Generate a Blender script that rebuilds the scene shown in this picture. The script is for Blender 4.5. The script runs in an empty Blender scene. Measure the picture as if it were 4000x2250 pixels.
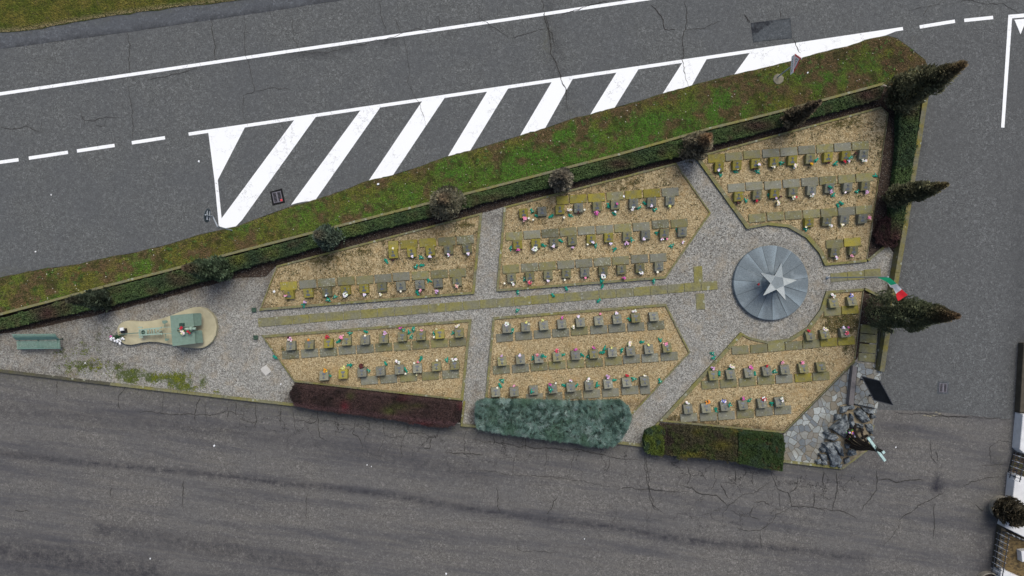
import bpy, math, random
import numpy as np
from mathutils import Vector, Matrix
from mathutils.geometry import delaunay_2d_cdt

random.seed(7)
RNG = np.random.default_rng(11)
C = bpy.context.scene.collection
H = 32.0      # camera height above the road (m)
S = 84.0      # survey scale: units per metre at road level

# ---------------------------------------------------------------- survey helpers
def P(u, v, h=0.0):
    """survey coordinate (u right, v down) of a point standing h above the road -> x, y, z in metres"""
    k = (H - h) / H / S
    return ((u - 2000) * k, (1125 - v) * k, h)

def Z(ox, oy, s):
    return lambda x, y: (ox + x / s, oy + y / s)

ZA = Z(1000, 700, 2.4156); ZB = Z(1900, 600, 2.4156); ZC = Z(2700, 400, 2.4156)
ZD = Z(1000, 1000, 2.4156); ZE = Z(1900, 1100, 2.4156); ZF = Z(2550, 1100, 2.4156)
ZM = Z(2900, 1300, 2.414); ZG = Z(420, 1180, 3.309); ZH5 = Z(1850, 1500, 1.9815); ZH6 = Z(1050, 1400, 3.03)
Z0 = Z(0, 1000, 2.342)

def fnoise(x, y, scale, seed=0, octaves=3):
    """value noise, vectorised, 0..1"""
    x = np.asarray(x, float); y = np.asarray(y, float)
    out = np.zeros_like(x); amp = 1.0; tot = 0
    for o in range(octaves):
        f = (2 ** o) / scale
        X = x * f + seed * 17.3 + o * 31; Y = y * f + seed * 7.7 + o * 13
        xi = np.floor(X).astype(np.int64); yi = np.floor(Y).astype(np.int64)
        fx = X - xi; fy = Y - yi
        fx = fx * fx * (3 - 2 * fx); fy = fy * fy * (3 - 2 * fy)
        def h(a, b):
            n = (a * 374761393 + b * 668265263 + seed * 982451653) & 0x7fffffff
            n = ((n ^ (n >> 13)) * 1274126177) & 0x7fffffff
            return ((n ^ (n >> 16)) & 0xffff) / 65535.0
        v = (h(xi, yi) * (1 - fx) + h(xi + 1, yi) * fx) * (1 - fy) + (h(xi, yi + 1) * (1 - fx) + h(xi + 1, yi + 1) * fx) * fy
        out += v * amp; tot += amp; amp *= 0.5
    return out / tot

def inpoly(x, y, poly):
    x = np.asarray(x, float); y = np.asarray(y, float)
    ins = np.zeros(x.shape, bool); n = len(poly); j = n - 1
    for i in range(n):
        xi, yi = poly[i]; xj, yj = poly[j]
        if yi != yj:
            c = ((yi > y) != (yj > y)) & (x < (xj - xi) * (y - yi) / (yj - yi) + xi)
            ins ^= c
        j = i
    return ins

def segdist(x, y, pts):
    d = np.full(np.shape(x), 1e9)
    for (ax, ay), (bx, by) in zip(pts[:-1], pts[1:]):
        L = (bx - ax) ** 2 + (by - ay) ** 2 + 1e-9
        t = np.clip(((x - ax) * (bx - ax) + (y - ay) * (by - ay)) / L, 0, 1)
        d = np.minimum(d, np.hypot(x - ax - t * (bx - ax), y - ay - t * (by - ay)))
    return d

def dens(poly, step, closed=True, jag=0.0):
    out = []; n = len(poly)
    for i in range(n if closed else n - 1):
        a = poly[i]; b = poly[(i + 1) % n]
        L = math.dist(a[:2], b[:2]); k = max(1, int(round(L / step)))
        for q in range(k):
            t = q / k; x = a[0] + (b[0] - a[0]) * t; y = a[1] + (b[1] - a[1]) * t
            if jag and q: x += random.uniform(-jag, jag); y += random.uniform(-jag, jag)
            out.append((x, y))
    if not closed: out.append(tuple(poly[-1][:2]))
    return out

# ---------------------------------------------------------------- objects
def tag(o, label=None, cat=None, group=None, kind=None):
    if label: o['label'] = label
    if cat: o['category'] = cat
    if group: o['group'] = group
    if kind: o['kind'] = kind
    return o

def link(name, me, mat=None, parent=None):
    o = bpy.data.objects.new(name, me); C.objects.link(o)
    if mat is not None and me is not None and len(me.materials) == 0: me.materials.append(mat)
    if parent is not None: o.parent = parent
    return o

def empty(name, loc, rz=0.0):
    o = bpy.data.objects.new(name, None); C.objects.link(o); o.location = loc; o.rotation_euler = (0, 0, rz)
    o.empty_display_size = 0.2
    return o

class MB:
    """collects shapes in world (or local) coordinates, then links them as one mesh"""
    def __init__(s): s.v = []; s.f = []; s.c = []
    def add(s, vs, fs, col=None):
        b = len(s.v); s.v += [tuple(p) for p in vs]; s.f += [tuple(b + i for i in f) for f in fs]
        s.c += [col or (1, 1, 1)] * len(vs)
    def prism(s, pts, z0, z1, col=None, bev=0.0):
        """pts: 3D or 2D ring; z1 may be a list of heights"""
        n = len(pts); area = sum(pts[i][0] * pts[(i + 1) % n][1] - pts[(i + 1) % n][0] * pts[i][1] for i in range(n))
        if area < 0: pts = pts[::-1]; z1 = z1[::-1] if isinstance(z1, (list, tuple)) else z1; z0 = z0[::-1] if isinstance(z0, (list, tuple)) else z0
        Z1 = z1 if isinstance(z1, (list, tuple)) else [z1] * n
        Z0_ = z0 if isinstance(z0, (list, tuple)) else [z0] * n
        rings = [[(p[0], p[1], Z0_[i]) for i, p in enumerate(pts)]]
        cx = sum(p[0] for p in pts) / n; cy = sum(p[1] for p in pts) / n
        if bev:
            rings.append([(p[0], p[1], Z1[i] - bev) for i, p in enumerate(pts)])
            r = []
            for i, p in enumerate(pts):
                d = math.hypot(p[0] - cx, p[1] - cy) or 1
                r.append((p[0] - (p[0] - cx) / d * bev * 1.3, p[1] - (p[1] - cy) / d * bev * 1.3, Z1[i]))
            rings.append(r)
        else: rings.append([(p[0], p[1], Z1[i]) for i, p in enumerate(pts)])
        vs = [q for r in rings for q in r]; fs = []
        for k in range(len(rings) - 1):
            for i in range(n):
                j = (i + 1) % n; fs.append((k * n + i, k * n + j, (k + 1) * n + j, (k + 1) * n + i))
        fs.append(tuple((len(rings) - 1) * n + i for i in range(n))); fs.append(tuple(range(n))[::-1])
        s.add(vs, fs, col)
    def box(s, c, size, rz=0.0, col=None, bev=0.0):
        x, y, z = c; a, b, h = size[0] / 2, size[1] / 2, size[2] / 2
        cs, sn = math.cos(rz), math.sin(rz)
        s.prism([(x + px * cs - py * sn, y + px * sn + py * cs) for px, py in ((-a, -b), (a, -b), (a, b), (-a, b))], z - h, z + h, col, bev)
    def plate(s, quad, t, col=None):
        """thick plate from a planar 3D ring"""
        q = [Vector(p) for p in quad]; nrm = (q[1] - q[0]).cross(q[-1] - q[0]).normalized()
        if nrm.z < 0: q = q[::-1]; nrm = -nrm
        n = len(q); lo = [p - nrm * t for p in q]
        s.add([*q, *lo], [tuple(range(n)), tuple(range(2 * n - 1, n - 1, -1))] + [(i, n + i, n + (i + 1) % n, (i + 1) % n) for i in range(n)], col)
    def tube(s, a, b, r, r2=None, n=10, col=None):
        a = Vector(a); b = Vector(b); r2 = r if r2 is None else r2
        d = (b - a).normalized(); up = Vector((0, 0, 1)) if abs(d.z) < .9 else Vector((1, 0, 0))
        e1 = d.cross(up).normalized(); e2 = d.cross(e1)
        vs = []
        for c_, rr in ((a, r), (b, r2)):
            for i in range(n):
                t = 2 * math.pi * i / n; vs.append(c_ + e1 * math.cos(t) * rr + e2 * math.sin(t) * rr)
        s.add(vs, [(i, i + n, (i + 1) % n + n, (i + 1) % n) for i in range(n)] + [tuple(range(n)), tuple(range(2 * n - 1, n - 1, -1))], col)
    def build(s, name, mat=None, parent=None, smooth=False, colors=False, origin=None):
        me = bpy.data.meshes.new(name)
        vs = s.v
        if origin is not None: vs = [(x - origin[0], y - origin[1], z - origin[2]) for x, y, z in vs]
        me.from_pydata(vs, [], s.f); me.validate()
        if colors:
            ca = me.color_attributes.new('Col', 'FLOAT_COLOR', 'POINT')
            arr = np.ones((len(me.vertices), 4), np.float32); arr[:, :3] = np.array(s.c, np.float32)[:len(arr)]
            ca.data.foreach_set('color', arr.ravel())
        if smooth: me.shade_smooth()
        o = link(name, me, mat, parent)
        if origin is not None and parent is None: o.location = origin
        return o

def fastmesh(name, verts, nper, cols, mat, parent=None, extra=None):
    """verts (N*nper,3) separate faces of nper corners each; cols (N,3); extra=(verts, faces, col) solid core"""
    N = len(verts) // nper
    me = bpy.data.meshes.new(name)
    ev, ef, ec = extra if extra else ([], [], (0, 0, 0))
    nv = N * nper + len(ev)
    co = np.zeros((nv, 3), np.float32); co[:N * nper] = verts
    if len(ev): co[N * nper:] = np.array(ev, np.float32)
    me.vertices.add(nv); me.vertices.foreach_set('co', co.ravel())
    loops = list(); starts = []
    base = np.arange(N * nper, dtype=np.int32)
    el = []; es = []; st = N * nper
    for f in ef:
        es.append(st); st += len(f); el += [N * nper + i for i in f]
    allL = np.concatenate([base, np.array(el, np.int32)]) if el else base
    allS = np.concatenate([np.arange(N, dtype=np.int32) * nper, np.array(es, np.int32)]) if es else np.arange(N, dtype=np.int32) * nper
    me.loops.add(len(allL)); me.loops.foreach_set('vertex_index', allL)
    me.polygons.add(len(allS)); me.polygons.foreach_set('loop_start', allS)
    me.update(calc_edges=True)
    ca = me.color_attributes.new('Col', 'FLOAT_COLOR', 'POINT')
    arr = np.ones((nv, 4), np.float32); arr[:N * nper, :3] = np.repeat(cols, nper, axis=0)
    if len(ev): arr[N * nper:, :3] = np.array(ec)
    ca.data.foreach_set('color', arr.ravel())
    return link(name, me, mat, parent)

# ---------------------------------------------------------------- materials
def newmat(name, rough=0.9):
    m = bpy.data.materials.new(name); m.use_nodes = True
    nt = m.node_tree; b = nt.nodes['Principled BSDF']; b.inputs['Roughness'].default_value = rough
    if 'Specular IOR Level' in b.inputs: b.inputs['Specular IOR Level'].default_value = 0.25
    return m, nt, b
def N(nt, t, **kw):
    n = nt.nodes.new(t)
    for k, v in kw.items():
        if k in n.inputs: n.inputs[k].default_value = v
        else: setattr(n, k, v)
    return n
def coords(nt, world=True, stretch=None, rot=0.0):
    if world: src = N(nt, 'ShaderNodeNewGeometry').outputs['Position']
    else: src = N(nt, 'ShaderNodeTexCoord').outputs['Object']
    if stretch:
        for r_, s_ in ((rot, (1, 1, 1)), (0, stretch)):
            mp = N(nt, 'ShaderNodeMapping'); mp.inputs['Rotation'].default_value = (0, 0, r_); mp.inputs['Scale'].default_value = s_
            nt.links.new(src, mp.inputs['Vector']); src = mp.outputs['Vector']
    return src
def noise(nt, vec, scale, detail=3, rough=0.55, off=None):
    n = N(nt, 'ShaderNodeTexNoise'); n.inputs['Scale'].default_value = scale; n.inputs['Detail'].default_value = detail
    n.inputs['Roughness'].default_value = rough; nt.links.new(vec, n.inputs['Vector']); return n.outputs['Fac']
def ramp(nt, fac, stops):
    r = N(nt, 'ShaderNodeValToRGB'); e = r.color_ramp.elements
    while len(e) < len(stops): e.new(0.5)
    for i, (p, c) in enumerate(stops):
        e[i].position = p; e[i].color = (*c, 1) if not isinstance(c, (int, float)) else (c, c, c, 1)
    nt.links.new(fac, r.inputs['Fac']); return r.outputs['Color']
def mix(nt, fac, a, b, mode='MIX'):
    m = N(nt, 'ShaderNodeMix', data_type='RGBA', blend_type=mode)
    for k, val in ((0, fac), (6, a), (7, b)):
        sock = m.inputs[k]
        if isinstance(val, (int, float)): sock.default_value = val if k == 0 else (val, val, val, 1)
        elif isinstance(val, tuple): sock.default_value = (*val, 1)
        else: nt.links.new(val, sock)
    return m.outputs[2]
def math_(nt, op, a, b=0.0):
    m = N(nt, 'ShaderNodeMath', operation=op)
    for i, v in enumerate((a, b)):
        if isinstance(v, (int, float)): m.inputs[i].default_value = v
        else: nt.links.new(v, m.inputs[i])
    return m.outputs[0]
def attr(nt, name):
    return N(nt, 'ShaderNodeAttribute', attribute_name=name).outputs['Fac']
def bump(nt, b, h, strength=0.4, dist=0.02):
    n = N(nt, 'ShaderNodeBump'); n.inputs['Strength'].default_value = strength; n.inputs['Distance'].default_value = dist
    nt.links.new(h, n.inputs['Height']); nt.links.new(n.outputs[0], b.inputs['Normal'])
def setc(nt, b, c): nt.links.new(c, b.inputs['Base Color'])

def road_mat(name, lo, hi, tint, streak=False, dark=(0.03, 0.031, 0.034)):
    m, nt, b = newmat(name, 0.92); p = coords(nt)
    big = noise(nt, p, 0.35, 5, .6); g = noise(nt, p, 20, 3, .75); g2 = noise(nt, p, 5, 4, .65)
    c = ramp(nt, g, [(0.33, lo), (0.68, hi)])
    v = N(nt, 'ShaderNodeTexVoronoi'); v.inputs['Scale'].default_value = 13; nt.links.new(p, v.inputs['Vector'])
    sep = N(nt, 'ShaderNodeSeparateColor'); nt.links.new(v.outputs['Color'], sep.inputs[0])
    c = mix(nt, .8, c, ramp(nt, sep.outputs[0], [(0, .72), (.85, 1.12), (1.0, 1.55)]), 'MULTIPLY')
    c = mix(nt, ramp(nt, big, [(0.38, 0.0), (0.62, 0.55)]), c, tint)
    c = mix(nt, 0.6, c, ramp(nt, g2, [(.3, 0.80), (.7, 1.20)]), 'MULTIPLY')
    if streak:
        ps = coords(nt, True, (0.11, 1.3, 1), math.radians(7.5))
        s1 = noise(nt, ps, 1.0, 7, .70); s2 = noise(nt, ps, 3.0, 6, .7)
        c = mix(nt, ramp(nt, s1, [(.47, 0.0), (.64, .72)]), c, (0.066, 0.067, 0.076))
        c = mix(nt, ramp(nt, s2, [(.50, 0.0), (.70, .38)]), c, (0.165, 0.153, 0.136))
        wp = N(nt, 'ShaderNodeVectorMath', operation='ADD'); cb = N(nt, 'ShaderNodeCombineXYZ')
        nt.links.new(math_(nt, 'MULTIPLY', noise(nt, p, 1.3, 4, .7), 1.6), cb.inputs[0]); nt.links.new(math_(nt, 'MULTIPLY', noise(nt, p, 1.7, 4, .7), 1.3), cb.inputs[1])
        nt.links.new(p, wp.inputs[0]); nt.links.new(cb.outputs[0], wp.inputs[1])
        e = N(nt, 'ShaderNodeTexVoronoi', feature='DISTANCE_TO_EDGE'); e.inputs['Scale'].default_value = .85; e.voronoi_dimensions = '2D'; nt.links.new(wp.outputs[0], e.inputs['Vector'])
        cm = math_(nt, 'MULTIPLY', ramp(nt, e.outputs['Distance'], [(.006, 1.0), (.026, 0.0)]), ramp(nt, noise(nt, p, .8, 3), [(.34, 0.2), (.50, .95)]))
        c = mix(nt, math_(nt, 'MULTIPLY', cm, math_(nt, 'MINIMUM', 1.0, math_(nt, 'ADD', .22, attr(nt, 'crk')))), c, (0.035, 0.033, 0.032))
    a = attr(nt, 'stain_shade'); n3 = noise(nt, p, 2.6, 6, .75)
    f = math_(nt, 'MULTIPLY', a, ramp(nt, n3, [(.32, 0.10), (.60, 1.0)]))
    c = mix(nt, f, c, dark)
    a2 = attr(nt, 'mossy'); n4 = noise(nt, p, 5.0, 5, .7)
    c = mix(nt, math_(nt, 'MULTIPLY', a2, ramp(nt, n4, [(.4, 0.0), (.65, 0.6)])), c, (0.085, 0.086, 0.045))
    setc(nt, b, c); bump(nt, b, g, .35, .012); return m

def gravel_mat(name, lo, mid, hi, weed=(0.05, 0.055, 0.018), scale=24):
    m, nt, b = newmat(name, 0.95); p = coords(nt)
    v = N(nt, 'ShaderNodeTexVoronoi'); v.inputs['Scale'].default_value = scale; nt.links.new(p, v.inputs['Vector'])
    g = noise(nt, p, scale * 1.1, 2, .7); big = noise(nt, p, 0.9, 4)
    sep = N(nt, 'ShaderNodeSeparateColor'); nt.links.new(v.outputs['Color'], sep.inputs[0])
    c = ramp(nt, sep.outputs[0], [(0.0, lo), (0.5, mid), (1.0, hi)])
    c = mix(nt, 0.6, c, ramp(nt, g, [(.3, .62), (.7, 1.3)]), 'MULTIPLY')
    c = mix(nt, ramp(nt, big, [(.4, 0.0), (.7, .35)]), c, tuple(x * .72 for x in mid))
    c = mix(nt, ramp(nt, noise(nt, p, 1.3, 5, .7), [(.5, 0.0), (.66, .45)]), c, tuple(x * y for x, y in zip(mid, (1.12, .95, .74))))
    a = attr(nt, 'weed'); n = noise(nt, p, 4.5, 5, .7)
    c = mix(nt, math_(nt, 'MULTIPLY', ramp(nt, math_(nt, 'ADD', n, math_(nt, 'MULTIPLY', math_(nt, 'SUBTRACT', a, .5), .45)), [(.44, 0.0), (.60, 1.0)]), math_(nt, 'MINIMUM', math_(nt, 'MULTIPLY', a, 1.6), 0.9)), c, weed)
    a3 = attr(nt, 'dirt')
    c = mix(nt, math_(nt, 'MULTIPLY', a3, ramp(nt, n, [(.3, .35), (.6, 1.0)])), c, (0.045, 0.032, 0.024))
    setc(nt, b, c); bump(nt, b, v.outputs['Distance'], .8, .02); return m

def stone_mat(name, base, moss, amt, lichen=0.0, world=False, scale=1.0):
    m, nt, b = newmat(name, 0.9)
    p = coords(nt, world)
    if not world:
        oi = N(nt, 'ShaderNodeObjectInfo'); va = N(nt, 'ShaderNodeVectorMath', operation='ADD')
        comb = N(nt, 'ShaderNodeCombineXYZ'); r_ = math_(nt, 'MULTIPLY', oi.outputs['Random'], 57.0)
        nt.links.new(r_, comb.inputs[0]); nt.links.new(r_, comb.inputs[1])
        nt.links.new(p, va.inputs[0]); nt.links.new(comb.outputs[0], va.inputs[1]); p = va.outputs[0]
    n1 = noise(nt, p, 3.2 * scale, 5, .65); n2 = noise(nt, p, 26 * scale, 3, .6)
    c = mix(nt, ramp(nt, n1, [(.62 - amt * .5, 0.0), (.80 - amt * .35, 1.0)]), base, moss)
    c = mix(nt, .7, c, ramp(nt, n2, [(.25, .62), (.75, 1.35)]), 'MULTIPLY')
    n3 = noise(nt, p, 6.0 * scale, 4, .7)
    c = mix(nt, ramp(nt, n3, [(.56, 0.0), (.72, .55)]), c, tuple(x * .42 for x in base))
    v = N(nt, 'ShaderNodeTexVoronoi'); v.inputs['Scale'].default_value = 11 * scale; nt.links.new(p, v.inputs['Vector'])
    sep = N(nt, 'ShaderNodeSeparateColor'); nt.links.new(v.outputs['Color'], sep.inputs[0])
    spot = math_(nt, 'MULTIPLY', math_(nt, 'LESS_THAN', v.outputs['Distance'], .33), math_(nt, 'LESS_THAN', sep.outputs[0], .10 + lichen))
    c = mix(nt, math_(nt, 'MULTIPLY', spot, .75), c, (0.34, 0.36, 0.29))
    if not world: c = mix(nt, 1.0, c, ramp(nt, oi.outputs['Random'], [(0, .8), (1, 1.15)]), 'MULTIPLY')
    setc(nt, b, c); bump(nt, b, n2, .5, .01); return m

def plain_mat(name, col, rough=.6, var=.25, metal=0.0, scale=8, world=True):
    m, nt, b = newmat(name, rough); p = coords(nt, world); n = noise(nt, p, scale, 4, .6)
    b.inputs['Metallic'].default_value = metal
    setc(nt, b, mix(nt, 1.0, col, ramp(nt, n, [(.3, 1 - var), (.7, 1 + var)]), 'MULTIPLY')); return m

def leaf_mat(name, rough=.85, trans=True):
    m, nt, b = newmat(name, rough)
    a = N(nt, 'ShaderNodeAttribute', attribute_name='Col'); setc(nt, b, a.outputs['Color'])
    return m

M = {}
M['road_up'] = road_mat('asphalt_upper', (0.062, 0.066, 0.067), (0.165, 0.172, 0.170), (0.092, 0.098, 0.104))
M['road_low'] = road_mat('asphalt_lower', (0.080, 0.077, 0.073), (0.198, 0.190, 0.178), (0.112, 0.111, 0.112), True, (0.026, 0.026, 0.034))
M['road_side'] = road_mat('asphalt_side', (0.058, 0.062, 0.064), (0.158, 0.164, 0.165), (0.092, 0.096, 0.098))
M['shoulder'] = road_mat('asphalt_shoulder', (0.075, 0.083, 0.093), (0.120, 0.128, 0.140), (0.082, 0.09, 0.10))
M['patch'] = road_mat('asphalt_patch', (0.050, 0.060, 0.066), (0.115, 0.125, 0.135), (0.07, 0.08, 0.09), dark=(0.012, 0.013, 0.018))
M['gold'] = gravel_mat('golden_gravel', (0.21, 0.155, 0.078), (0.385, 0.300, 0.165), (0.60, 0.50, 0.31), (0.075, 0.062, 0.018))
M['grey'] = gravel_mat('grey_gravel', (0.135, 0.130, 0.116), (0.275, 0.271, 0.248), (0.45, 0.445, 0.41), (0.055, 0.078, 0.012))
M['soil'] = gravel_mat('dark_soil', (0.018, 0.013, 0.010), (0.042, 0.030, 0.024), (0.085, 0.062, 0.048))
M['verge'] = gravel_mat('verge_soil', (0.045, 0.035, 0.020), (0.085, 0.07, 0.035), (0.16, 0.13, 0.075), (0.045, 0.06, 0.012), 14)
M['kerb'] = stone_mat('mossy_kerb', (0.180, 0.176, 0.112), (0.205, 0.192, 0.058), .45, 0.05, True, .5)
M['kerb_dark'] = stone_mat('dark_kerb', (0.085, 0.082, 0.062), (0.10, 0.095, 0.035), .3, 0.02, True, .5)
M['wall_y'] = stone_mat('yellowed_wall', (0.150, 0.145, 0.100), (0.185, 0.160, 0.035), .45, 0.0, True, .5)
M['path'] = stone_mat('path_slab', (0.185, 0.182, 0.120), (0.225, 0.208, 0.065), .45, .05, True, .45)
M['st_y'] = stone_mat('stone_yellow', (0.205, 0.190, 0.090), (0.290, 0.250, 0.045), .66, 0.0)
M['st_o'] = stone_mat('stone_olive', (0.200, 0.196, 0.138), (0.215, 0.200, 0.080), .5, 0.04)
M['st_g'] = stone_mat('stone_grey', (0.205, 0.207, 0.170), (0.195, 0.190, 0.115), .35, 0.06)
M['st_l'] = stone_mat('stone_lichen', (0.190, 0.190, 0.145), (0.150, 0.145, 0.07), .4, 0.55)
M['plaque'] = plain_mat('plaque_metal', (0.125, 0.140, 0.160), .5, .2)
M['disc'] = None
M['leaf'] = leaf_mat('leaves'); M['petal'] = leaf_mat('petals', .7)
M['green_paint'] = plain_mat('green_paint', (0.165, 0.245, 0.200), .55, .12)
M['light_paint'] = plain_mat('light_green_paint', (0.290, 0.400, 0.335), .5, .12)
M['bench_paint'] = plain_mat('bench_paint', (0.190, 0.320, 0.265), .5, .12)
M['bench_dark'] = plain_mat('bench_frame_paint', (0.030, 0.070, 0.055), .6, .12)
M['plinth'] = plain_mat('ochre_concrete', (0.430, 0.395, 0.265), .85, .2, scale=1.6)
M['steel'] = plain_mat('galvanised', (0.34, 0.38, 0.42), .5, .15)
M['black'] = plain_mat('black_board', (0.014, 0.016, 0.020), .35, .4, scale=3)
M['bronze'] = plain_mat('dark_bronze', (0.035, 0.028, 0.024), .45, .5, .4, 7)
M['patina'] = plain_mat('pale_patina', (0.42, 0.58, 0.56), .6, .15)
M['cement'] = plain_mat('sandy_mortar', (0.190, 0.160, 0.110), .95, .35, scale=5)
M['white'] = plain_mat('white_render', (0.66, 0.67, 0.68), .8, .10, scale=3)
M['paper'] = plain_mat('white_paper', (0.80, 0.82, 0.84), .8, .05)
M['cast'] = plain_mat('cast_iron', (0.155, 0.150, 0.175), .6, .25)
M['hole'] = plain_mat('drain_dark', (0.008, 0.008, 0.009), .9, .2)
M['red'] = plain_mat('red_paint', (0.62, 0.06, 0.07), .5, .1)
M['bark'] = plain_mat('bark', (0.06, 0.042, 0.03), .95, .3, scale=14)
M['conc'] = plain_mat('concrete', (0.21, 0.195, 0.145), .95, .25, scale=4)
M['brownwall'] = plain_mat('brown_ledge', (0.075, 0.066, 0.050), .9, .25, scale=4)
M['rail'] = plain_mat('railing_iron', (0.05, 0.055, 0.065), .5, .3)

def paint_mat():
    m, nt, b = newmat('road_paint', .75); p = coords(nt)
    n = noise(nt, p, 7, 6, .75); c = ramp(nt, n, [(.28, (0.62, 0.64, 0.66)), (.36, (0.90, 0.92, 0.93))])
    n2 = noise(nt, p, 2.1, 8, .8)
    wp = N(nt, 'ShaderNodeVectorMath', operation='ADD'); cb = N(nt, 'ShaderNodeCombineXYZ'); nt.links.new(math_(nt, 'MULTIPLY', noise(nt, p, 3, 4, .7), .9), cb.inputs[0]); nt.links.new(math_(nt, 'MULTIPLY', noise(nt, p, 4, 4, .7), .8), cb.inputs[1])
    nt.links.new(p, wp.inputs[0]); nt.links.new(cb.outputs[0], wp.inputs[1])
    e = N(nt, 'ShaderNodeTexVoronoi', feature='DISTANCE_TO_EDGE'); e.inputs['Scale'].default_value = 2.4; e.voronoi_dimensions = '2D'; nt.links.new(wp.outputs[0], e.inputs['Vector'])
    c = mix(nt, math_(nt, 'MULTIPLY', ramp(nt, e.outputs['Distance'], [(.01, 1.0), (.035, 0.0)]), ramp(nt, noise(nt, p, .8, 3), [(.48, 0.0), (.60, .6)])), c, (.20, .20, .20))
    setc(nt, b, mix(nt, ramp(nt, n2, [(.63, 0.0), (.72, .6)]), c, (0.25, 0.25, 0.25))); return m
M['paint'] = paint_mat()
def crack_mat():
    m, nt, b = newmat('crack', 1.0); b.inputs['Base Color'].default_value = (0.042, 0.040, 0.038, 1); return m
M['crack'] = crack_mat()
def crazy_mat():
    m, nt, b = newmat('crazy_paving', .8); p = coords(nt)
    d = noise(nt, p, 2.5, 2)
    va = N(nt, 'ShaderNodeVectorMath', operation='ADD'); cb = N(nt, 'ShaderNodeCombineXYZ')
    nt.links.new(math_(nt, 'MULTIPLY', d, .25), cb.inputs[0]); nt.links.new(math_(nt, 'MULTIPLY', d, -.2), cb.inputs[1])
    nt.links.new(p, va.inputs[0]); nt.links.new(cb.outputs[0], va.inputs[1])
    v = N(nt, 'ShaderNodeTexVoronoi'); v.inputs['Scale'].default_value = 3.7; v.voronoi_dimensions = '2D'
    e = N(nt, 'ShaderNodeTexVoronoi', feature='DISTANCE_TO_EDGE'); e.inputs['Scale'].default_value = 3.7; e.voronoi_dimensions = '2D'
    nt.links.new(va.outputs[0], v.inputs['Vector']); nt.links.new(va.outputs[0], e.inputs['Vector'])
    sep = N(nt, 'ShaderNodeSeparateColor'); nt.links.new(v.outputs['Color'], sep.inputs[0])
    c = ramp(nt, sep.outputs[0], [(0.0, (0.13, 0.15, 0.165)), (.35, (0.22, 0.245, 0.26)), (.62, (0.20, 0.178, 0.14)), (.75, (0.27, 0.30, 0.30)), (1.0, (0.40, 0.43, 0.42))])
    c = mix(nt, .6, c, ramp(nt, noise(nt, p, 14, 4, .6), [(.3, .7), (.7, 1.25)]), 'MULTIPLY')
    c = mix(nt, ramp(nt, noise(nt, p, 1.1, 3), [(.48, 0.0), (.62, .55)]), c, (0.20, 0.178, 0.13))
    c = mix(nt, ramp(nt, e.outputs['Distance'], [(.02, 1.0), (.06, 0.0)]), c, (0.10, 0.085, 0.058))
    setc(nt, b, c); bump(nt, b, ramp(nt, e.outputs['Distance'], [(.0, 0.0), (.07, 1.0)]), .5, .02); return m
M['crazy'] = crazy_mat()
def disc_mat():
    m, nt, b = newmat('grey_blue_stone', .6); p = coords(nt)
    a = N(nt, 'ShaderNodeAttribute', attribute_name='Col').outputs['Color']
    c = mix(nt, 1.0, a, ramp(nt, noise(nt, p, 24, 3, .7), [(.3, .72), (.7, 1.25)]), 'MULTIPLY')
    c = mix(nt, ramp(nt, noise(nt, p, 1.6, 5, .6), [(.56, 0.0), (.66, .35)]), c, (0.30, 0.35, 0.38))
    setc(nt, b, c); return m
M['disc'] = disc_mat()
def rock_mat():
    m, nt, b = newmat('slate_rock', .6); p = coords(nt)
    n = noise(nt, p, 4.5, 6, .7); c = ramp(nt, n, [(.34, (0.022, 0.024, 0.027)), (.46, (0.090, 0.105, 0.118)), (.60, (0.25, 0.28, 0.29))])
    setc(nt, b, c); bump(nt, b, n, .9, .05); return m
M['rock'] = rock_mat()

# ---------------------------------------------------------------- sheets
def to_w(poly, z=0.0): return [P(u, v, z)[:2] for u, v in poly]

def sheet(name, poly, z, mat, step=.4, attrs=None, jag=0.0, kind='structure', bulge=None):
    """ground sheet from a survey polygon; interior points carry wear and painted shade attributes"""
    w = dens(to_w(poly, z), max(step, .12), True, jag)
    xs = [p[0] for p in w]; ys = [p[1] for p in w]
    gx, gy = np.meshgrid(np.arange(min(xs), max(xs), step), np.arange(min(ys), max(ys), step))
    gx = gx.ravel() + RNG.uniform(-.2, .2, gx.size) * step; gy = gy.ravel() + RNG.uniform(-.2, .2, gy.size) * step
    k = inpoly(gx, gy, w); gx = gx[k]; gy = gy[k]
    k = segdist(gx, gy, w + [w[0]]) > step * .35 if len(gx) else []
    gx = gx[k] if len(gx) else gx; gy = gy[k] if len(gy) else gy
    vc = [Vector(p) for p in w] + [Vector((a, b)) for a, b in zip(gx, gy)]
    n = len(w)
    res = delaunay_2d_cdt(vc, [], [list(range(n))], 1, 1e-5)
    vs = [(p.x, p.y, z) for p in res[0]]
    fs = []
    for f in res[2]:
        a, b, c = (res[0][i] for i in f[:3])
        fs.append(tuple(f) if (b - a).cross(c - a) > 0 else tuple(f)[::-1])
    me = bpy.data.meshes.new(name); me.from_pydata(vs, [], fs)
    X = np.array([p[0] for p in vs]); Y = np.array([p[1] for p in vs])
    kk = H / (H - z) * S; U = X * kk + 2000; V = 1125 - Y * kk
    for an, fn in (attrs or {}).items():
        at = me.attributes.new(an, 'FLOAT', 'POINT'); at.data.foreach_set('value', np.clip(fn(U, V), 0, 1).astype(np.float32))
    if bulge is not None:
        co = np.array(vs, np.float32); co[:, 2] += bulge(U, V); me.vertices.foreach_set('co', co.ravel())
    o = link(name, me, mat); o['kind'] = kind
    return o

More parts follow.
